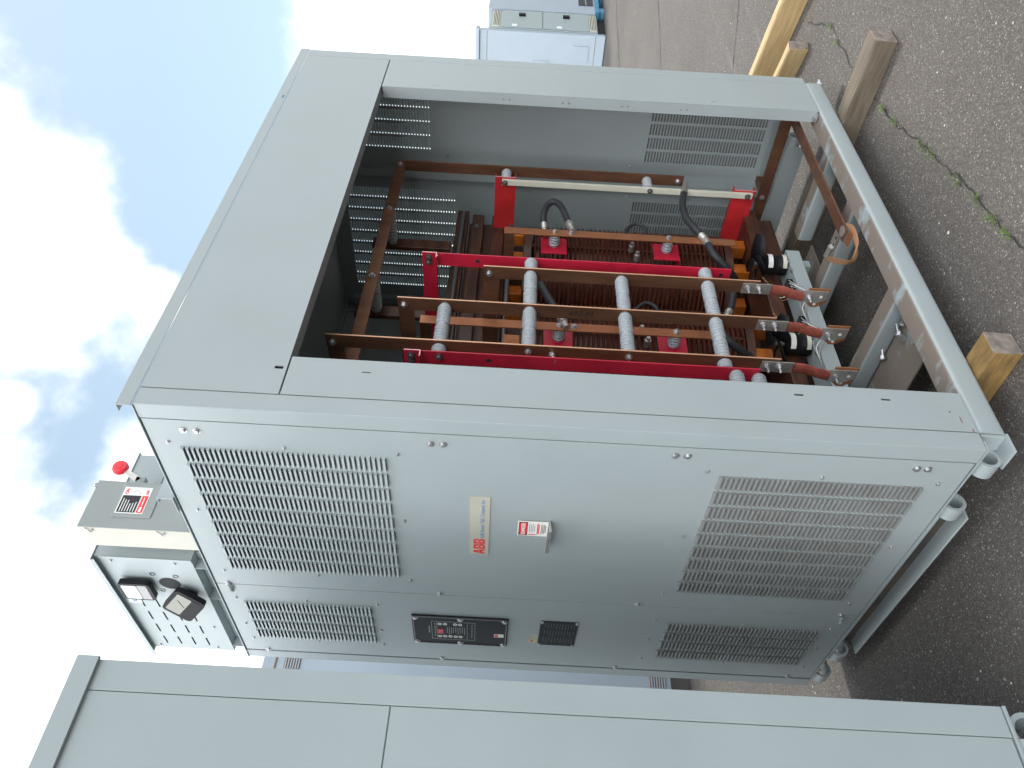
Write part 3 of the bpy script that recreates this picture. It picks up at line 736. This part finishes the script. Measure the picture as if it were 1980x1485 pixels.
# cables
def cable(name, pts, r, parent, lug0=True, lug1=True, mt='rubber'):
    p = curve(pts); c_ = part(name, MB().tube(p, r, 12), mt, parent, True)
    for on, a, b in ((lug0, p[0], p[2]), (lug1, p[-1], p[-3])):
        if on:
            d = (a-b).normalized(); part('lug', MB().tube([b+d*.002, a, a+d*.02], r*1.12, 12).tube([a+d*.02, a+d*.055], r*.85, 6), 'tin', c_, True)
    return c_
cable('coil_lead', [(1.569, .47, 1.121), (1.618, .45, 1.125), (1.674, .44, 1.11), (1.694, .43, 1.083), (1.657, .425, 1.051), (1.571, .425, 1.027), (1.525, .425, 1.015)], .0145, tr)
cable('coil_lead', [(1.446, .43, .427), (1.367, .43, .41), (1.34, .45, .376), (1.326, .48, .339), (1.34, .53, .30)], .0155, tr, True, False)
cable('coil_lead', [(1.79, .40, .490), (1.701, .41, .505), (1.616, .42, .499), (1.54, .42, .473), (1.485, .425, .444)], .0155, tr, True, True)
cable('coil_lead', [(1.173, .48, 1.132), (1.073, .46, 1.106), (.966, .44, 1.073), (.905, .432, 1.052)], .0155, tr, False, True)
cable('coil_lead', [(.888, .43, .456), (.855, .43, .441), (.834, .45, .405), (.83, .5, .334)], .0155, tr, True, False)
cable('coil_lead', [(1.176, .48, .346), (1.104, .48, .364), (1.06, .48, .382)], .0145, tr, False, True)

# ------------------------------------------------------------------ front bus frame: two red uprights, three copper bars on stacked standoffs
bf = thing('bus_bar_frame', 'red bus support frame with three tall brown copper bars on grey ribbed insulators', 'bus frame', (.76, .27, .17))
def red_up(x, z0, z1):
    u = part('red_upright', MB().box(x, x+.005, .243, .300, z0, z1).box(x+.005, x+.03, .295, .300, z0, z1), 'red', bf, bevel=.001)
    box('cut_edge', 'pinkedge', u, x+.0002, x+.0048, .2418, .2428, z0+.001, z1-.001) if False else None
    return u
RR = red_up(1.022, .435, 1.528); RL = red_up(.500, .425, 1.528)
for x in (1.022, .500):
    a = part('red_arm', MB().box(x, x+.005, .243, .70, 1.530, 1.587).box(x-.024, x, .243, .70, 1.530, 1.535), 'red', bf, bevel=.0008)
    box('cut_edge', 'pinkedge', a, x+.0004, x+.0046, .2415, .2426, 1.531, 1.586); box('cut_edge', 'pinkedge', a, x-.0236, x+.0004, .2415, .2426, 1.5304, 1.5346)
    for y in (.262, .285): bolt('dark', a, (x-.0005, y, 1.562), TO_S)
bolt('dark', RL, (.4995, .263, 1.472), TO_S)
for x, z in ((1.0215, 1.38), (.4995, 1.31), (1.0215, .47)): part('punched_hole', MB().lathe([(.008, 0), (.008, .001)], 14, 'x', (x-.001, .27, z)), 'cav', bf)
XA, XB, XC = .945, .745, .540; BT = .0065
def vbar(x, z0, z1, y1):
    b = box('copper_bar', 'copper', bf, x, x+BT, .232, .286, z0, z1, bevel=.0008)
    box('lit_edge', 'edge', b, x+.0008, x+BT-.0008, .2312, .2318, z0, z1)
    a = part('top_bar', MB().box(x+BT+.0005, x+BT*2, .245, y1, z1-.055, z1-.0008), 'copper', b, bevel=.0008)
    bolt('bus', b, (x-.0005, .262, z1-.022), TO_S)
    return b
BA, BB, BC = vbar(XA, .345, 1.354, .75), vbar(XB, .327, 1.640, .75), vbar(XC, .352, 1.848, .75)
def stack(x0, x1, y, z, n, parent):
    l = (x1-x0)/n; me = stack.c.setdefault(round(l, 4), ins_mesh(l, .0245, max(3, round(l/.0155))))
    for i in range(n): link('insulator', me, None, parent, (x0+i*l, y, z), TO_PX)
stack.c = {}
for z in (1.181, .850, .535):
    y = .258; first = z != .850
    if first: stack(XA+BT, 1.022, y, z, 1, BA)
    stack(XB+BT, XA, y, z, 2, BB); stack(XC+BT, XB, y, z, 2, BC)
    bolt('bus', BC, (XC-.0005, y, z), TO_S)
stack(XC+BT, XB, .262, 1.475, 2, BC); stack(.505, XC, .262, 1.475, 1, BC)
stack(.505, XC, .258, .535, 1, BC); stack(.43, .500, .268, .50, 1, RL); stack(.43, .500, .278, .425, 1, RL)
part('test_stud', MB().tube([(.539, .262, 1.105), (.50, .262, 1.09)], .007, 10).tube([(.539, .262, 1.105), (.525, .262, 1.10)], .012, 6), 'steel', BC, True)
text('marker_note', '692-04', .034, 'inkblack', BB, (XB-.0006, .284, 1.065), Matrix(((0, 0, -1), (0, 1, 0), (-1, 0, 0))) @ Matrix.Rotation(0, 3, 'Z'), sx=1.0, shear=.25) if False else None
# hand-written job number runs down the bar
NOTE = Matrix(((0, 0, -1), (-1, 0, 0), (0, 1, 0))) @ Matrix.Rotation(-PI/2, 3, 'Z')
text('marker_note', '692-04', .030, 'inkblack', BB, (XB-.0006, .270, 1.045), NOTE, sx=1.0, shear=.2)
# tinned lugs, sleeved flexible links and lower terminals
for b, x, zb in ((BA, XA, .345), (BB, XB, .327), (BC, XC, .352)):
    lgp = box('tinned_lug', 'tin', b, x-.0045, x-.0005, .240, .286, zb-.045, zb+.062, bevel=.001)
    for dz in (.04, .0): bolt('stud', lgp, (x-.0047, .262, zb+dz), TO_S)
    p = curve([(x-.003, .262, zb-.045), (x-.004, .264, zb-.085), (x-.012, .272, zb-.13), (x-.018, .275, zb-.165)], 6)
    mb = MB(); k = 0
    for i, q in enumerate(p):
        for an in range(10):
            a = 2*PI*an/10; mb.v.append((q.x+.008*math.cos(a), q.y+.021*math.sin(a), q.z))
        if i:
            for an in range(10): mb.f.append(((i-1)*10+an, (i-1)*10+(an+1) % 10, i*10+(an+1) % 10, i*10+an))
    part('flexible_link', mb, 'sleeve', b, True)
    x2, z2 = x-.021, zb-.165
    tp = part('terminal_pad', MB().prism([(.245, z2+.006), (.298, z2+.006), (.298, z2-.055), (.283, z2-.085), (.245, z2-.085)], x2-.001, x2+.004, 'x'), 'tin', b, bevel=.0008)
    part('terminal_plate', MB().prism([(.238, z2-.012), (.298, z2-.012), (.323, z2-.04), (.323, z2-.06), (.298, z2-.09), (.238, z2-.09)], x2+.0045, x2+.0105, 'x'), 'copperbright', tp, bevel=.0006)
    bolt('stud', tp, (x2-.0012, .276, z2-.022), TO_S)
    for yy, zz in ((.270, z2-.062), (.308, z2-.05)): part('bolt_hole', MB().lathe([(.006, 0), (.006, .0006)], 14, 'x', (x2-.0018 if yy < .28 else x2+.0038, yy, zz)), 'white', tp)

# ------------------------------------------------------------------ neutral bus and its arms on the right
nb_ = thing('neutral_bus', 'brown copper neutral bar that drops down by the right wall on two red arms', 'bus bar', (1.8, .4, .17))
for z0, z1 in ((1.255, 1.350), (.165, .262)):
    x = 1.80
    a = part('red_arm', MB().prism([(x, z0), (x+.035, z0), (x+.035, z0+.004), (x+.004, z0+.004), (x+.004, z1-.004), (x+.035, z1-.004), (x+.035, z1), (x, z1)], .385, .80, 'y'), 'reddeep', nb_, bevel=.0008)
    box('cut_edge', 'pinkedge', a, x+.0005, x+.0035, .3838, .3846, z0+.001, z1-.001)
st_ = box('cream_strip', 'cream', nb_, 1.786, 1.7995, .392, .418, .178, 1.318, bevel=.001)
for z in (1.305, .645, .20): bolt('dark', st_, (1.7855, .405, z), TO_S)
vb_ = box('drop_bar', 'copper', nb_, 1.872, 1.8785, .372, .424, .485, 1.80, bevel=.0008)
IN_N = ins_mesh(.070, .0225, 5)
for z in (1.30, .655): link('standoff', IN_N, None, vb_, (1.801, .400, z), TO_PX)
cb_ = box('cross_bar', 'copper', nb_, .22, 1.8715, .396, .4025, 1.765, 1.812, bevel=.0008)
bolt('bus', vb_, (1.8715, .388, 1.79), TO_S); bolt('bus', vb_, (1.8715, .40, .51), TO_S)
IN_L = ins_mesh(.165, .025, 9)
for x in (1.517, 1.057):
    link('standoff', IN_L, None, cb_, (x, .403, 1.788), TO_PY); bolt('bus', cb_, (x, .3958, 1.79), TO_F)

# ------------------------------------------------------------------ ground bus round the floor
gb = thing('ground_bus', 'brown copper ground bar running along the bottom of the right wall and across the front', 'bus bar', (2.0, .4, .03))
b1 = box('wall_bar', 'copper', gb, 2.018, 2.0245, .07, 1.40, .022, .075, bevel=.0008)
part('wall_bracket', MB().box(2.026, 2.130, .50, .53, .03, .07), 'copper', gb)
bolt('bus', b1, (2.0175, .55, .05), TO_S); bolt('bus', b1, (2.0175, .11, .05), TO_S)
b2 = part('front_bar', MB().box(1.085, 2.0175, .085, .137, .040, .0465), 'copper', gb, bevel=.0008)
part('bar_disc', MB().lathe([(.021, .047), (.021, .0485)], 24, 'z', (1.115, .111, 0)), 'tin', b2, True)
part('bar_end', MB().box(1.06, 1.085, .085, .137, .030, .0365), 'copperbright', b2)
lg_ = part('ground_lug', MB().box(-.010, .062, -.014, .014, 0, .005).tube([(.062, 0, .007), (.085, 0, .009), (.112, 0, .010)], [.014, .011, .011], 12), 'tin', None)
lg_.parent = gb; lg_.matrix_basis = WM[gb].inverted() @ Matrix.Translation((1.183, .172, .018)) @ Matrix.Rotation(math.radians(83), 4, 'Z')
for yy in (.19, .222): part('lug_hole', MB().lathe([(.006, .0), (.006, .0008)], 12, 'z', (1.186, yy, .0235)), 'cav', gb)
for i in range(4):
    o_ = (i-1.5)*.0055
    part('wire_loop', MB().tube(curve([(1.125, .085, .036), (1.085, .078+o_, .028), (1.035+o_, .095+o_, .022), (1.010+o_, .125+o_, .018-o_), (1.010+o_, .165+o_, .018-o_), (1.068, .214+o_, .018), (1.155, .270+o_, .020), (1.194, .286, .026)], 6), .0034, 6), 'wire', gb, True)

# ------------------------------------------------------------------ cooling fans on a grey rail
fb = thing('fan_rail', 'pale grey rail with two black cooling fan motors and wiring blocks at the coil foot', 'fan rail', (.8, .52, -.0085))
part('rail', MB().box(.24, 1.42, .425, .535, .094, .098).box(.24, 1.42, .425, .428, .040, .094), 'paint', fb, bevel=.001)
for x in (.35, 1.38): box('rail_leg', 'paint', fb, x-.02, x+.02, .46, .51, -.008, .0935)
def fan(x, y, ang):
    f = part('fan', MB().lathe([(.030, .0985), (.043, .104), (.043, .126), (.0405, .130), (.0405, .158), (.043, .162), (.043, .186), (.032, .195), (.012, .198)], 28, 'z', (x, y, 0)), 'black', fb, True)
    for a0, a1, mt in ((.164, .184, 'white'), (.106, .123, 'cream')):
        mb = MB(); n = 10
        for i in range(n+1):
            a = math.radians(-160+110*i/n)
            for t_ in (a0, a1): mb.v.append((x+.0437*math.cos(a), y+.0437*math.sin(a), t_))
        for i in range(n): mb.f.append((2*i, 2*i+2, 2*i+3, 2*i+1))
        part('motor_label', mb, mt, f, True)
    for i in range(4):
        a = ang+i*PI/2; mb = MB(); c_, s_ = math.cos(a), math.sin(a)
        for j in range(9):
            t_ = j/8; r_ = .02+.105*t_; wd = .042*math.sin(PI*min(1, .18+t_*.76))**.7
            for sgn in (-1, 1): mb.v.append((x+c_*r_-s_*wd*sgn, y+s_*r_+c_*wd*sgn, .222+.018*sgn*(1-t_*.4)))
        for j in range(8): mb.f.append((2*j, 2*j+1, 2*j+3, 2*j+2))
        bl = part('fan_blade', mb, 'black', f, True); s2 = bl.modifiers.new('solid', 'SOLIDIFY'); s2.thickness = .0015
    part('fan_shaft', MB().tube([(x, y, .197), (x, y, .23)], .010, 10), 'darksteel', f, True)
    for xx in (-.028, .028): bolt('cab', f, (x+xx-.05, y-.035, .0985), Matrix.Identity(3))
fan(1.362, .462, .55); fan(.893, .482, .2)
for x0 in (1.175, .945):
    tb = part('terminal_block', MB().box(x0, x0+.075, .445, .478, .0985, .122), 'black', fb, bevel=.001)
    for i in range(4): box('screw_slot', 'darksteel', tb, x0+.006+i*.018, x0+.018+i*.018, .448, .475, .1225, .1245)
    for i in range(4): box('red_ferrule', 'inkred', tb, x0+.009+i*.018, x0+.015+i*.018, .479, .496, .106, .113)
    for i in range(4):
        xx = x0+.012+i*.018
        part('wire', MB().tube(curve([(xx, .496, .11), (xx+.012, .52, .128+.006*i), (xx+.05+.012*i, .54, .14), (xx+.10, .53, .15+.008*i), (x0+.15, .505, .19)], 6), .0019, 6), 'cream' if i % 2 else 'wire', fb, True)
    for i in range(3):
        xx = x0+.01+i*.02
        part('wire', MB().tube(curve([(xx, .445, .11), (xx-.01, .425, .128), (xx-.05, .408, .10+.012*i), (xx-.09, .412, .07), (xx-.16, .42, .105+.006*i), (xx-.21, .44, .1005)], 6), .0019, 6), 'white' if i % 2 else 'inkgrey', fb, True)

# ------------------------------------------------------------------ meter cabinet standing on the roof
mc = thing('meter_cabinet', 'low pale grey meter cabinet with slots and a round hole standing on the roof', 'cabinet', (.2, 1.1, H_+.004))
my0, my1, mz0, mz1 = .775, 1.445, 2.25, 2.570
cy0, cz0, rad = .933, 2.372, .036
mb = MB()
slots = []
for r_ in range(4):
    for c_ in range(4): slots.append((1.06+c_*.098+r_*.004, 2.508-r_*.048))
ub = sorted({my0, my1} | {a for c_ in range(4) for a in (1.052+c_*.098, 1.114+c_*.098)}); vb = sorted({mz0, mz1} | {a for r_ in range(4) for a in (2.497-r_*.054, 2.5035-r_*.054)})
hol = {(ub.index(1.052+c_*.098), vb.index(2.497-r_*.054)) for c_ in range(4) for r_ in range(4)}
part('front_sheet', MB().sheet(lambda u, v, w_: (.001+w_, u, v), ub, vb, hol, .002), 'paint', mc)
part('shell', MB().box(.0035, .42, my0, my0+.003, mz0, mz1).box(.0035, .42, my1-.003, my1, mz0, mz1).box(.417, .42, my0+.003, my1-.003, mz0, mz1).box(.0035, .417, my0+.003, my1-.003, mz0, mz0+.003).box(.06, .065, my0+.004, my1-.004, mz0+.004, mz1-.001), 'paint', mc)
part('lid', MB().box(-.018, .43, my0-.006, my1+.03, mz1, mz1+.003).box(-.018, -.0155, my0-.006, my1+.03, mz1-.012, mz1), 'paint', mc, bevel=.0008)
part('flange', MB().box(-.0015, .0005, my0-.001, my0+.012, mz0, mz1-.013), 'paint', mc)
for y, z in ((.80, 2.52), (.80, 2.31), (1.42, 2.53), (1.42, 2.31), (1.25, 2.285)): bolt('screw', mc, (.0005, y, z), TO_S)
part('round_hole', MB().lathe([(rad, 0), (rad, .001)], 28, 'x', (-.0005, .934, 2.362)), 'cav', mc)
for y, z in ((.875, 2.405), (.985, 2.40), (.885, 2.33)): part('knockout', MB().ring(.010, .007, .002, (0, y, z), 'x', 16), 'darksteel', mc)
sk_ = box('sticker', 'white', mc, -.0006, .0005, 1.035, 1.085, 2.500, 2.545)
text('sticker_print', '%M', .022, 'inkblue', sk_, (-.001, 1.08, 2.515), FACE_S, bold=.0004)
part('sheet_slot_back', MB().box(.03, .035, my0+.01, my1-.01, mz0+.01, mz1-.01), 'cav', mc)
# channel feet
part('foot_channel', MB().box(.040, .044, my0+.01, my1+.01, H_+.0045, mz0-.001), 'paint', mc)
part('foot_channel', MB().box(.37, .374, my0+.01, my1+.01, H_+.0045, mz0-.001), 'paint', mc)
for y in (.825, 1.03, 1.405): part('foot_gusset', MB().prism([(y, H_+.0045), (y+.055, mz0-.001), (y-.004, mz0-.001)], .001, .039, 'x') if False else MB().box(.001, .039, y, y+.002, H_+.0045, mz0-.001).prism([(.001, H_+.0045), (.039, H_+.0045), (.039, H_+.007), (.001, H_+.007)], y+.002, y+.05, 'y'), 'paint', mc)
def meter(name, parent, c, ang, face, sc_=1.0, tilt=0):
    R = Matrix.Rotation(tilt, 3, 'Z') @ Matrix.Rotation(ang, 3, 'X') @ Matrix.Scale(sc_, 3)
    t = parent
    def rr(w_, h_, r_, n=4):
        p = []
        for qx, qy, a0 in ((1, 1, 0), (-1, 1, PI/2), (-1, -1, PI), (1, -1, 3*PI/2)):
            for i in range(n+1): a = a0+PI/2*i/n; p.append((qx*(w_/2-r_)+r_*math.cos(a), qy*(h_/2-r_)+r_*math.sin(a)))
        return p
    b = link('bezel', MB().prism(rr(.088, .088, .012), -.026, -.009, 'x').mesh('bezel'), 'black', t, c, R)
    k = MB().prism([(p[0], p[1]+.014) for p in rr(.070, .042, .004)], -.0272, -.0262, 'x').mesh('scale'); link('scale_face', k, face, b, c, R)
    k = MB().prism([(p[0], p[1]-.022) for p in rr(.074, .026, .003)], -.0268, -.0262, 'x').mesh('lower'); link('lower_face', k, 'black' if face == 'glass2' else 'inkgrey', b, c, R)
    nd = MB().box(-.0278, -.0274, -.0008, .0008, -.004, .028).mesh('needle'); link('needle', nd, 'inkblack', b, c, R @ Matrix.Rotation(.5, 3, 'X'))
    return b
meter('m', mc, (0, .948, 2.468), 0, 'glass', 1.22)
dm = thing('panel_meter', 'black framed panel meter hanging loose and tilted from the roof cabinet', 'meter', (-.02, .985, 2.345))
db = meter('m', dm, (-.020, 1.003, 2.315), math.radians(38), 'glass2', 1.28, math.radians(14))
part('meter_barrel', MB().lathe([(.03, 0), (.03, .0155)], 20, 'x', (-.0155, 1.003, 2.315)), 'black', dm, True)
part('meter_lead', MB().tube(curve([(-.003, 1.0, 2.33), (.004, .965, 2.355), (.02, .94, 2.362)], 6), .003, 6), 'rubber', dm, True)

# ------------------------------------------------------------------ safety switch on the roof
sw = thing('safety_switch', 'grey safety switch box with red knobbed handle standing on the roof', 'switch box', (.09, .65, H_+.004))
part('box_body', MB().box(.0, .176, .6025, .708, 2.2045, 2.560), 'boxlight', sw, bevel=.002)
part('box_door', MB().box(-.001, .177, .599, .602, 2.2045, 2.561), 'box', sw, bevel=.0015)
part('label_boss', MB().box(.040, .165, .595, .5985, 2.345, 2.470), 'box', sw, bevel=.002)
lb = box('switch_label', 'white', sw, .053, .153, .5938, .5948, 2.374, 2.462)
box('label_black', 'inkblack', lb, .056, .120, .5930, .5937, 2.400, 2.458); box('label_red', 'inkred', lb, .056, .120, .5930, .5937, 2.377, 2.396)
ll = MB()
for i in range(6): ll.box(.059, .059+random.uniform(.03, .055), .5924, .5929, 2.406+i*.0085, 2.4085+i*.0085)
ll.box(.060, .078, .5924, .5929, 2.383, 2.390); ll.box(.082, .114, .5924, .5929, 2.385, 2.388)
part('label_print', ll, 'white', lb)
text('lettering', 'ON', .015, 'inkred', lb, (.125, .5934, 2.445), FACE_F, bold=.0004, sx=.9); text('lettering', 'OFF', .012, 'inkred', lb, (.124, .5934, 2.380), FACE_F, bold=.0003, sx=.9)
part('label_mark', MB().tube([(.128, .5932, 2.405), (.142, .5932, 2.418), (.130, .5932, 2.430)], .0008, 4), 'inkgrey', lb)
for z in (2.525, 2.30): part('door_latch', MB().tube([(-.002, .606, z+.015), (-.006, .612, z), (-.004, .622, z-.006), (-.006, .606, z-.012)], .0025, 6), 'steel', sw, True)
part('latch_hook', MB().tube([(.150, .598, 2.562), (.158, .60, 2.568), (.166, .602, 2.562)], .003, 6), 'steel', sw, True)
part('handle_plate', MB().box(.1775, .183, .61, .70, 2.2045, 2.47), 'box', sw, bevel=.001)
hd = part('handle', MB().prism([(.190, 2.452), (.204, 2.438), (.246, 2.506), (.232, 2.516)], .615, .622, 'y'), 'tin', sw, bevel=.001)
kn = link('knob', MB().lathe([(.010, -.012), (.021, -.012), (.026, -.004), (.026, .006), (.020, .012), (.008, .013)], 22, 'y').lathe([(.012, -.014), (.012, -.012)], 18, 'y').mesh('knob', True), 'knob', hd, (.243, .616, 2.522), Matrix.Identity(3))
part('pivot', MB().box(.183, .21, .615, .64, 2.425, 2.455), 'box', sw)
part('strut', MB().box(.215, .25, .66, .69, 2.2045, 2.40).box(.19, .25, .655, .66, 2.39, 2.41), 'paint', sw)
# support channel under the switch, its open end at the roof edge
part('roof_rail', MB().prism([(.405, 2.2045), (.475, 2.2045), (.475, 2.207), (.4075, 2.207), (.4075, 2.250), (.430, 2.250), (.430, 2.2525), (.405, 2.2525)], -.012, .7, 'x'), 'paint', sw)
part('rail_tie', MB().box(.06, .10, .4755, .60, 2.2045, 2.2075).box(.06, .10, .598, .6005, 2.2075, 2.25) if False else MB().box(.06, .10, .4755, .5985, 2.2045, 2.2075), 'paint', sw)

# ------------------------------------------------------------------ neighbouring cabinet on the left
nx1, ny0 = -.520, .350; nx0 = nx1-W_
nc = thing('steel_cabinet', 'closed plain grey steel cabinet in the left foreground next to the open one', 'cabinet', (nx0+W_/2, ny0+D_/2, ZG))
def nbx(name, mt, *b, bevel=.001): return box(name, mt, nc, *b, bevel=bevel)
part('corner_post', MB().box(nx1-.0735, nx1, ny0, ny0+T, 0, H_).box(nx1-T, nx1, ny0+T, ny0+.055, 0, H_), 'paint_old', nc, bevel=.001)
part('corner_post', MB().box(nx0, nx0+.0735, ny0, ny0+T, 0, H_).box(nx0, nx0+T, ny0+T, ny0+.055, 0, H_), 'paint_old', nc, bevel=.001)
nbx('upper_panel', 'paint_old', nx0+.0755, nx1-.0755, ny0, ny0+.003, 1.480, H_-.003); nbx('lower_panel', 'paint_old', nx0+.0755, nx1-.0755, ny0, ny0+.003, .002, 1.4765)
nbx('inner_frame', 'paint_old', nx0+.03, nx1-.03, ny0+.006, ny0+.012, .002, H_-.004)
nbx('side_wall', 'paint_old', nx1-T, nx1, ny0+.057, ny0+D_, 0, H_); nbx('side_wall', 'paint_old', nx0, nx0+T, ny0+.057, ny0+D_, 0, H_); nbx('back_wall', 'paint_old', nx0+.004, nx1-.004, ny0+D_-T, ny0+D_, 0, H_)
nbx('roof', 'paint_old', nx0-.003, nx1+.003, ny0+.004, ny0+D_+.003, H_+.001, H_+.004)
part('roof_lip', MB().prism([(ny0-.012, H_-.008), (ny0-.0008, H_-.008), (ny0-.0008, H_+.042), (ny0+.02, H_+.042), (ny0+.02, H_+.045), (ny0-.012, H_+.045)], nx0-.004, nx1+.004, 'x'), 'paint_old', nc, bevel=.001)
nbx('sill_strip', 'paint_old', nx0, nx1+.001, ny0-.004, ny0+.03, -.011, -.003)
part('base_channel', MB().prism([(ny0+a, z-.012) for a, z in chan(.078, .078, .006)], nx0+.06, nx1-.075, 'x'), 'paint_old', nc, True)
part('base_channel', MB().prism([(ny0+D_-a, z-.012) for a, z in chan(.078, .078, .006)], nx0+.06, nx1-.075, 'x'), 'paint_old', nc, True)
for y in (.05, .27, 1.225, 1.41): part('lifting_ring', MB().ring(.046, .033, .062, (nx1-.05, ny0+y, -.060), 'y', 28), 'paint_old', nc, True)
for xx in (nx0+.3, nx1-.35):
    tag(part('timber_block', MB().box(xx-.045, xx+.045, ny0-.05 if xx > -1.5 else ny0, ny0+D_+.05, ZG+.001, -.0905), 'wood_block', None, bevel=.004),
        'wooden bearer under the plain cabinet, ' + ('on its right' if xx > -1.5 else 'on its left'), 'timber', 'bearers under the cabinets')

# ------------------------------------------------------------------ timbers
def timber(name, label, c0, c1, wd, h, mt, z0=ZG+.001, endmt=None, rough=.006, group=None):
    """squared beam between ground points c0 and c1 (centre line), slightly uneven"""
    a, b = Vector((*c0, 0)), Vector((*c1, 0)); d = (b-a); l = d.length; d.normalize(); n = 10
    mb = MB(); prof = [(-wd/2, 0), (wd/2, 0), (wd/2, h*.93), (wd/2-.006, h), (-wd/2+.006, h), (-wd/2, h*.93)]
    for i in range(n+1):
        t = i/n
        for px, pz in prof: mb.v.append((px+random.uniform(-1, 1)*rough*.35, t*l, pz+(random.uniform(-1, 1)*rough*.35 if pz > 0 else 0)))
    k = len(prof)
    for i in range(n):
        for j in range(k): mb.f.append((i*k+j, i*k+(j+1) % k, (i+1)*k+(j+1) % k, (i+1)*k+j))
    mb.f.append(tuple(range(k-1, -1, -1))); mb.f.append(tuple(n*k+j for j in range(k)))
    ang = math.atan2(d.y, d.x)-PI/2
    o = link(name, mb.mesh(name), mt, None, (a.x, a.y, z0), Matrix.Rotation(ang, 3, 'Z'))
    if endmt:
        o.data.materials.append(M[endmt])
        for p in o.data.polygons:
            if abs(p.normal.y) > .8: p.material_index = 1
    bv = o.modifiers.new('bevel', 'BEVEL'); bv.width = .003; bv.segments = 2; bv.limit_method = 'ANGLE'; bv.angle_limit = math.radians(60)
    return tag(o, label, 'timber', group)
HB = -.0795-ZG-.001
timber('timber_block', 'short stained pine block under the near front corner of the open cabinet', (.315, -.092), (.315, 1.5), .088, HB, 'wood_block', endmt='wood_end')
timber('timber_beam', 'weathered grey beam sticking out from under the right end of the open cabinet', (1.765, -.345), (1.86, 1.5), .098, HB, 'wood_old', endmt='wood_end')
timber('timber_beam', 'long pale yellow pine beam lying on the asphalt beyond the open cabinet', (2.62, -.75), (3.30, 1.0), .060, .125, 'wood_new')
st2 = timber('timber_beam', 'short yellow pine offcut lying against the long pine beam', (2.64, .06), (2.98, .92), .05, .10, 'wood_new', endmt='wood_end')

# ------------------------------------------------------------------ cabinets further off
def far_cab(name, label, x0, x1, y0, y1, z0, z1, mt):
    t = thing(name, label, 'cabinet', ((x0+x1)/2, (y0+y1)/2, z0))
    return t
# blue-grey one seen through the gap behind
fcb = thing('vented_cabinet', 'pale blue cabinet with small vents seen in the gap behind the open one', 'cabinet', (.7, 4.5, ZG))
part('shell', MB().box(-1.6, 2.6, 3.82, 5.3, -.02, 2.842), 'far', fcb, bevel=.004)
part('cover_seam', MB().box(-1.6, 2.6, 3.814, 3.8195, 2.745, 2.757), 'brown', fcb)
box('base', 'darksteel', fcb, -1.5, 2.5, 3.88, 5.2, ZG+.001, -.021)
for z in (2.59, .03):
    for (xc) in (.985, .86):
        v = box('vent', 'brown', fcb, xc-.045, xc+.045, 3.813, 3.8195, z-.01, z+.10)
        for i in range(6): box('vent_bar', 'far', v, xc-.05, xc+.05, 3.806, 3.8125, z-.006+i*.018, z+.002+i*.018)
# three at the right, far down the yard
fa = thing('plain_cabinet', 'pale blue plain cabinet standing far down the yard', 'cabinet', (12.6, 5.6, ZG))
part('shell', MB().box(12.56, 12.655, 4.06, 7.5, -.155, 2.06), 'far', fa, bevel=.01)
part('lid', MB().box(12.52, 12.665, 4.03, 7.55, 2.065, 2.13), 'far', fa, bevel=.01)
for (y0_, y1_, z0_, z1_) in ((4.25, 4.52, .12, .42), (4.55, 4.95, .80, 1.12)): part('hatch', MB().box(12.548, 12.557, y0_, y1_, z0_, z1_), 'far', fa, bevel=.003)
part('shut_line', MB().box(12.554, 12.559, 4.07, 7.4, 1.93, 1.936).box(12.554, 12.559, 4.07, 7.4, .015, .021), 'brown', fa)
fb2 = thing('switchgear_cubicle', 'grey green switchgear cubicle with two handled doors beyond the plain pale cabinet', 'cabinet', (13.05, 5.0, ZG))
part('shell', MB().box(12.67, 13.44, 4.05, 7.3, -.02, 1.90), 'far2', fb2, bevel=.006)
for z0_, z1_ in ((.13, .945), (.965, 1.70)):
    d_ = part('door', MB().box(12.70, 13.42, 4.028, 4.048, z0_, z1_), 'far2', fb2, bevel=.005)
    part('handle', MB().box(13.16, 13.23, 3.985, 4.027, (z0_+z1_)/2-.06, (z0_+z1_)/2+.06), 'black', d_, bevel=.006)
    part('notice', MB().box(12.72, 12.80, 4.022, 4.0265, (z0_+z1_)/2+.08, (z0_+z1_)/2+.17), 'white', d_)
for z0_ in (1.73, .0):
    v = box('vent', 'cream', fb2, 12.72, 13.40, 4.036, 4.048, z0_, z0_+.12)
    for i in range(4): box('vent_gap', 'cav', v, 12.74, 13.38, 4.030, 4.035, z0_+.012+i*.028, z0_+.022+i*.028)
box('skid', 'black', fb2, 12.7, 13.4, 4.1, 7.2, ZG+.001, -.021)
fb3 = thing('switchgear_cubicle', 'grey cubicle with a dark window on a blue skid at the top picture edge', 'cabinet', (14.2, 5.0, ZG))
part('shell', MB().box(13.46, 15.6, 4.02, 7.2, .0, 1.96), 'far', fb3, bevel=.006)
part('window', MB().box(13.80, 14.40, 4.008, 4.018, .03, .30), 'pane', fb3)
part('window_bar', MB().box(13.80, 14.40, 4.001, 4.007, .155, .17), 'far2', fb3)
part('skid', MB().box(13.44, 15.6, 3.98, 7.2, -.075, -.001), 'blue', fb3, bevel=.008)
for x in (13.5, 14.2, 15.0): part('skid_foot', MB().box(x, x+.18, 4.0, 4.2, ZG+.001, -.0755), 'blue', fb3, bevel=.005)
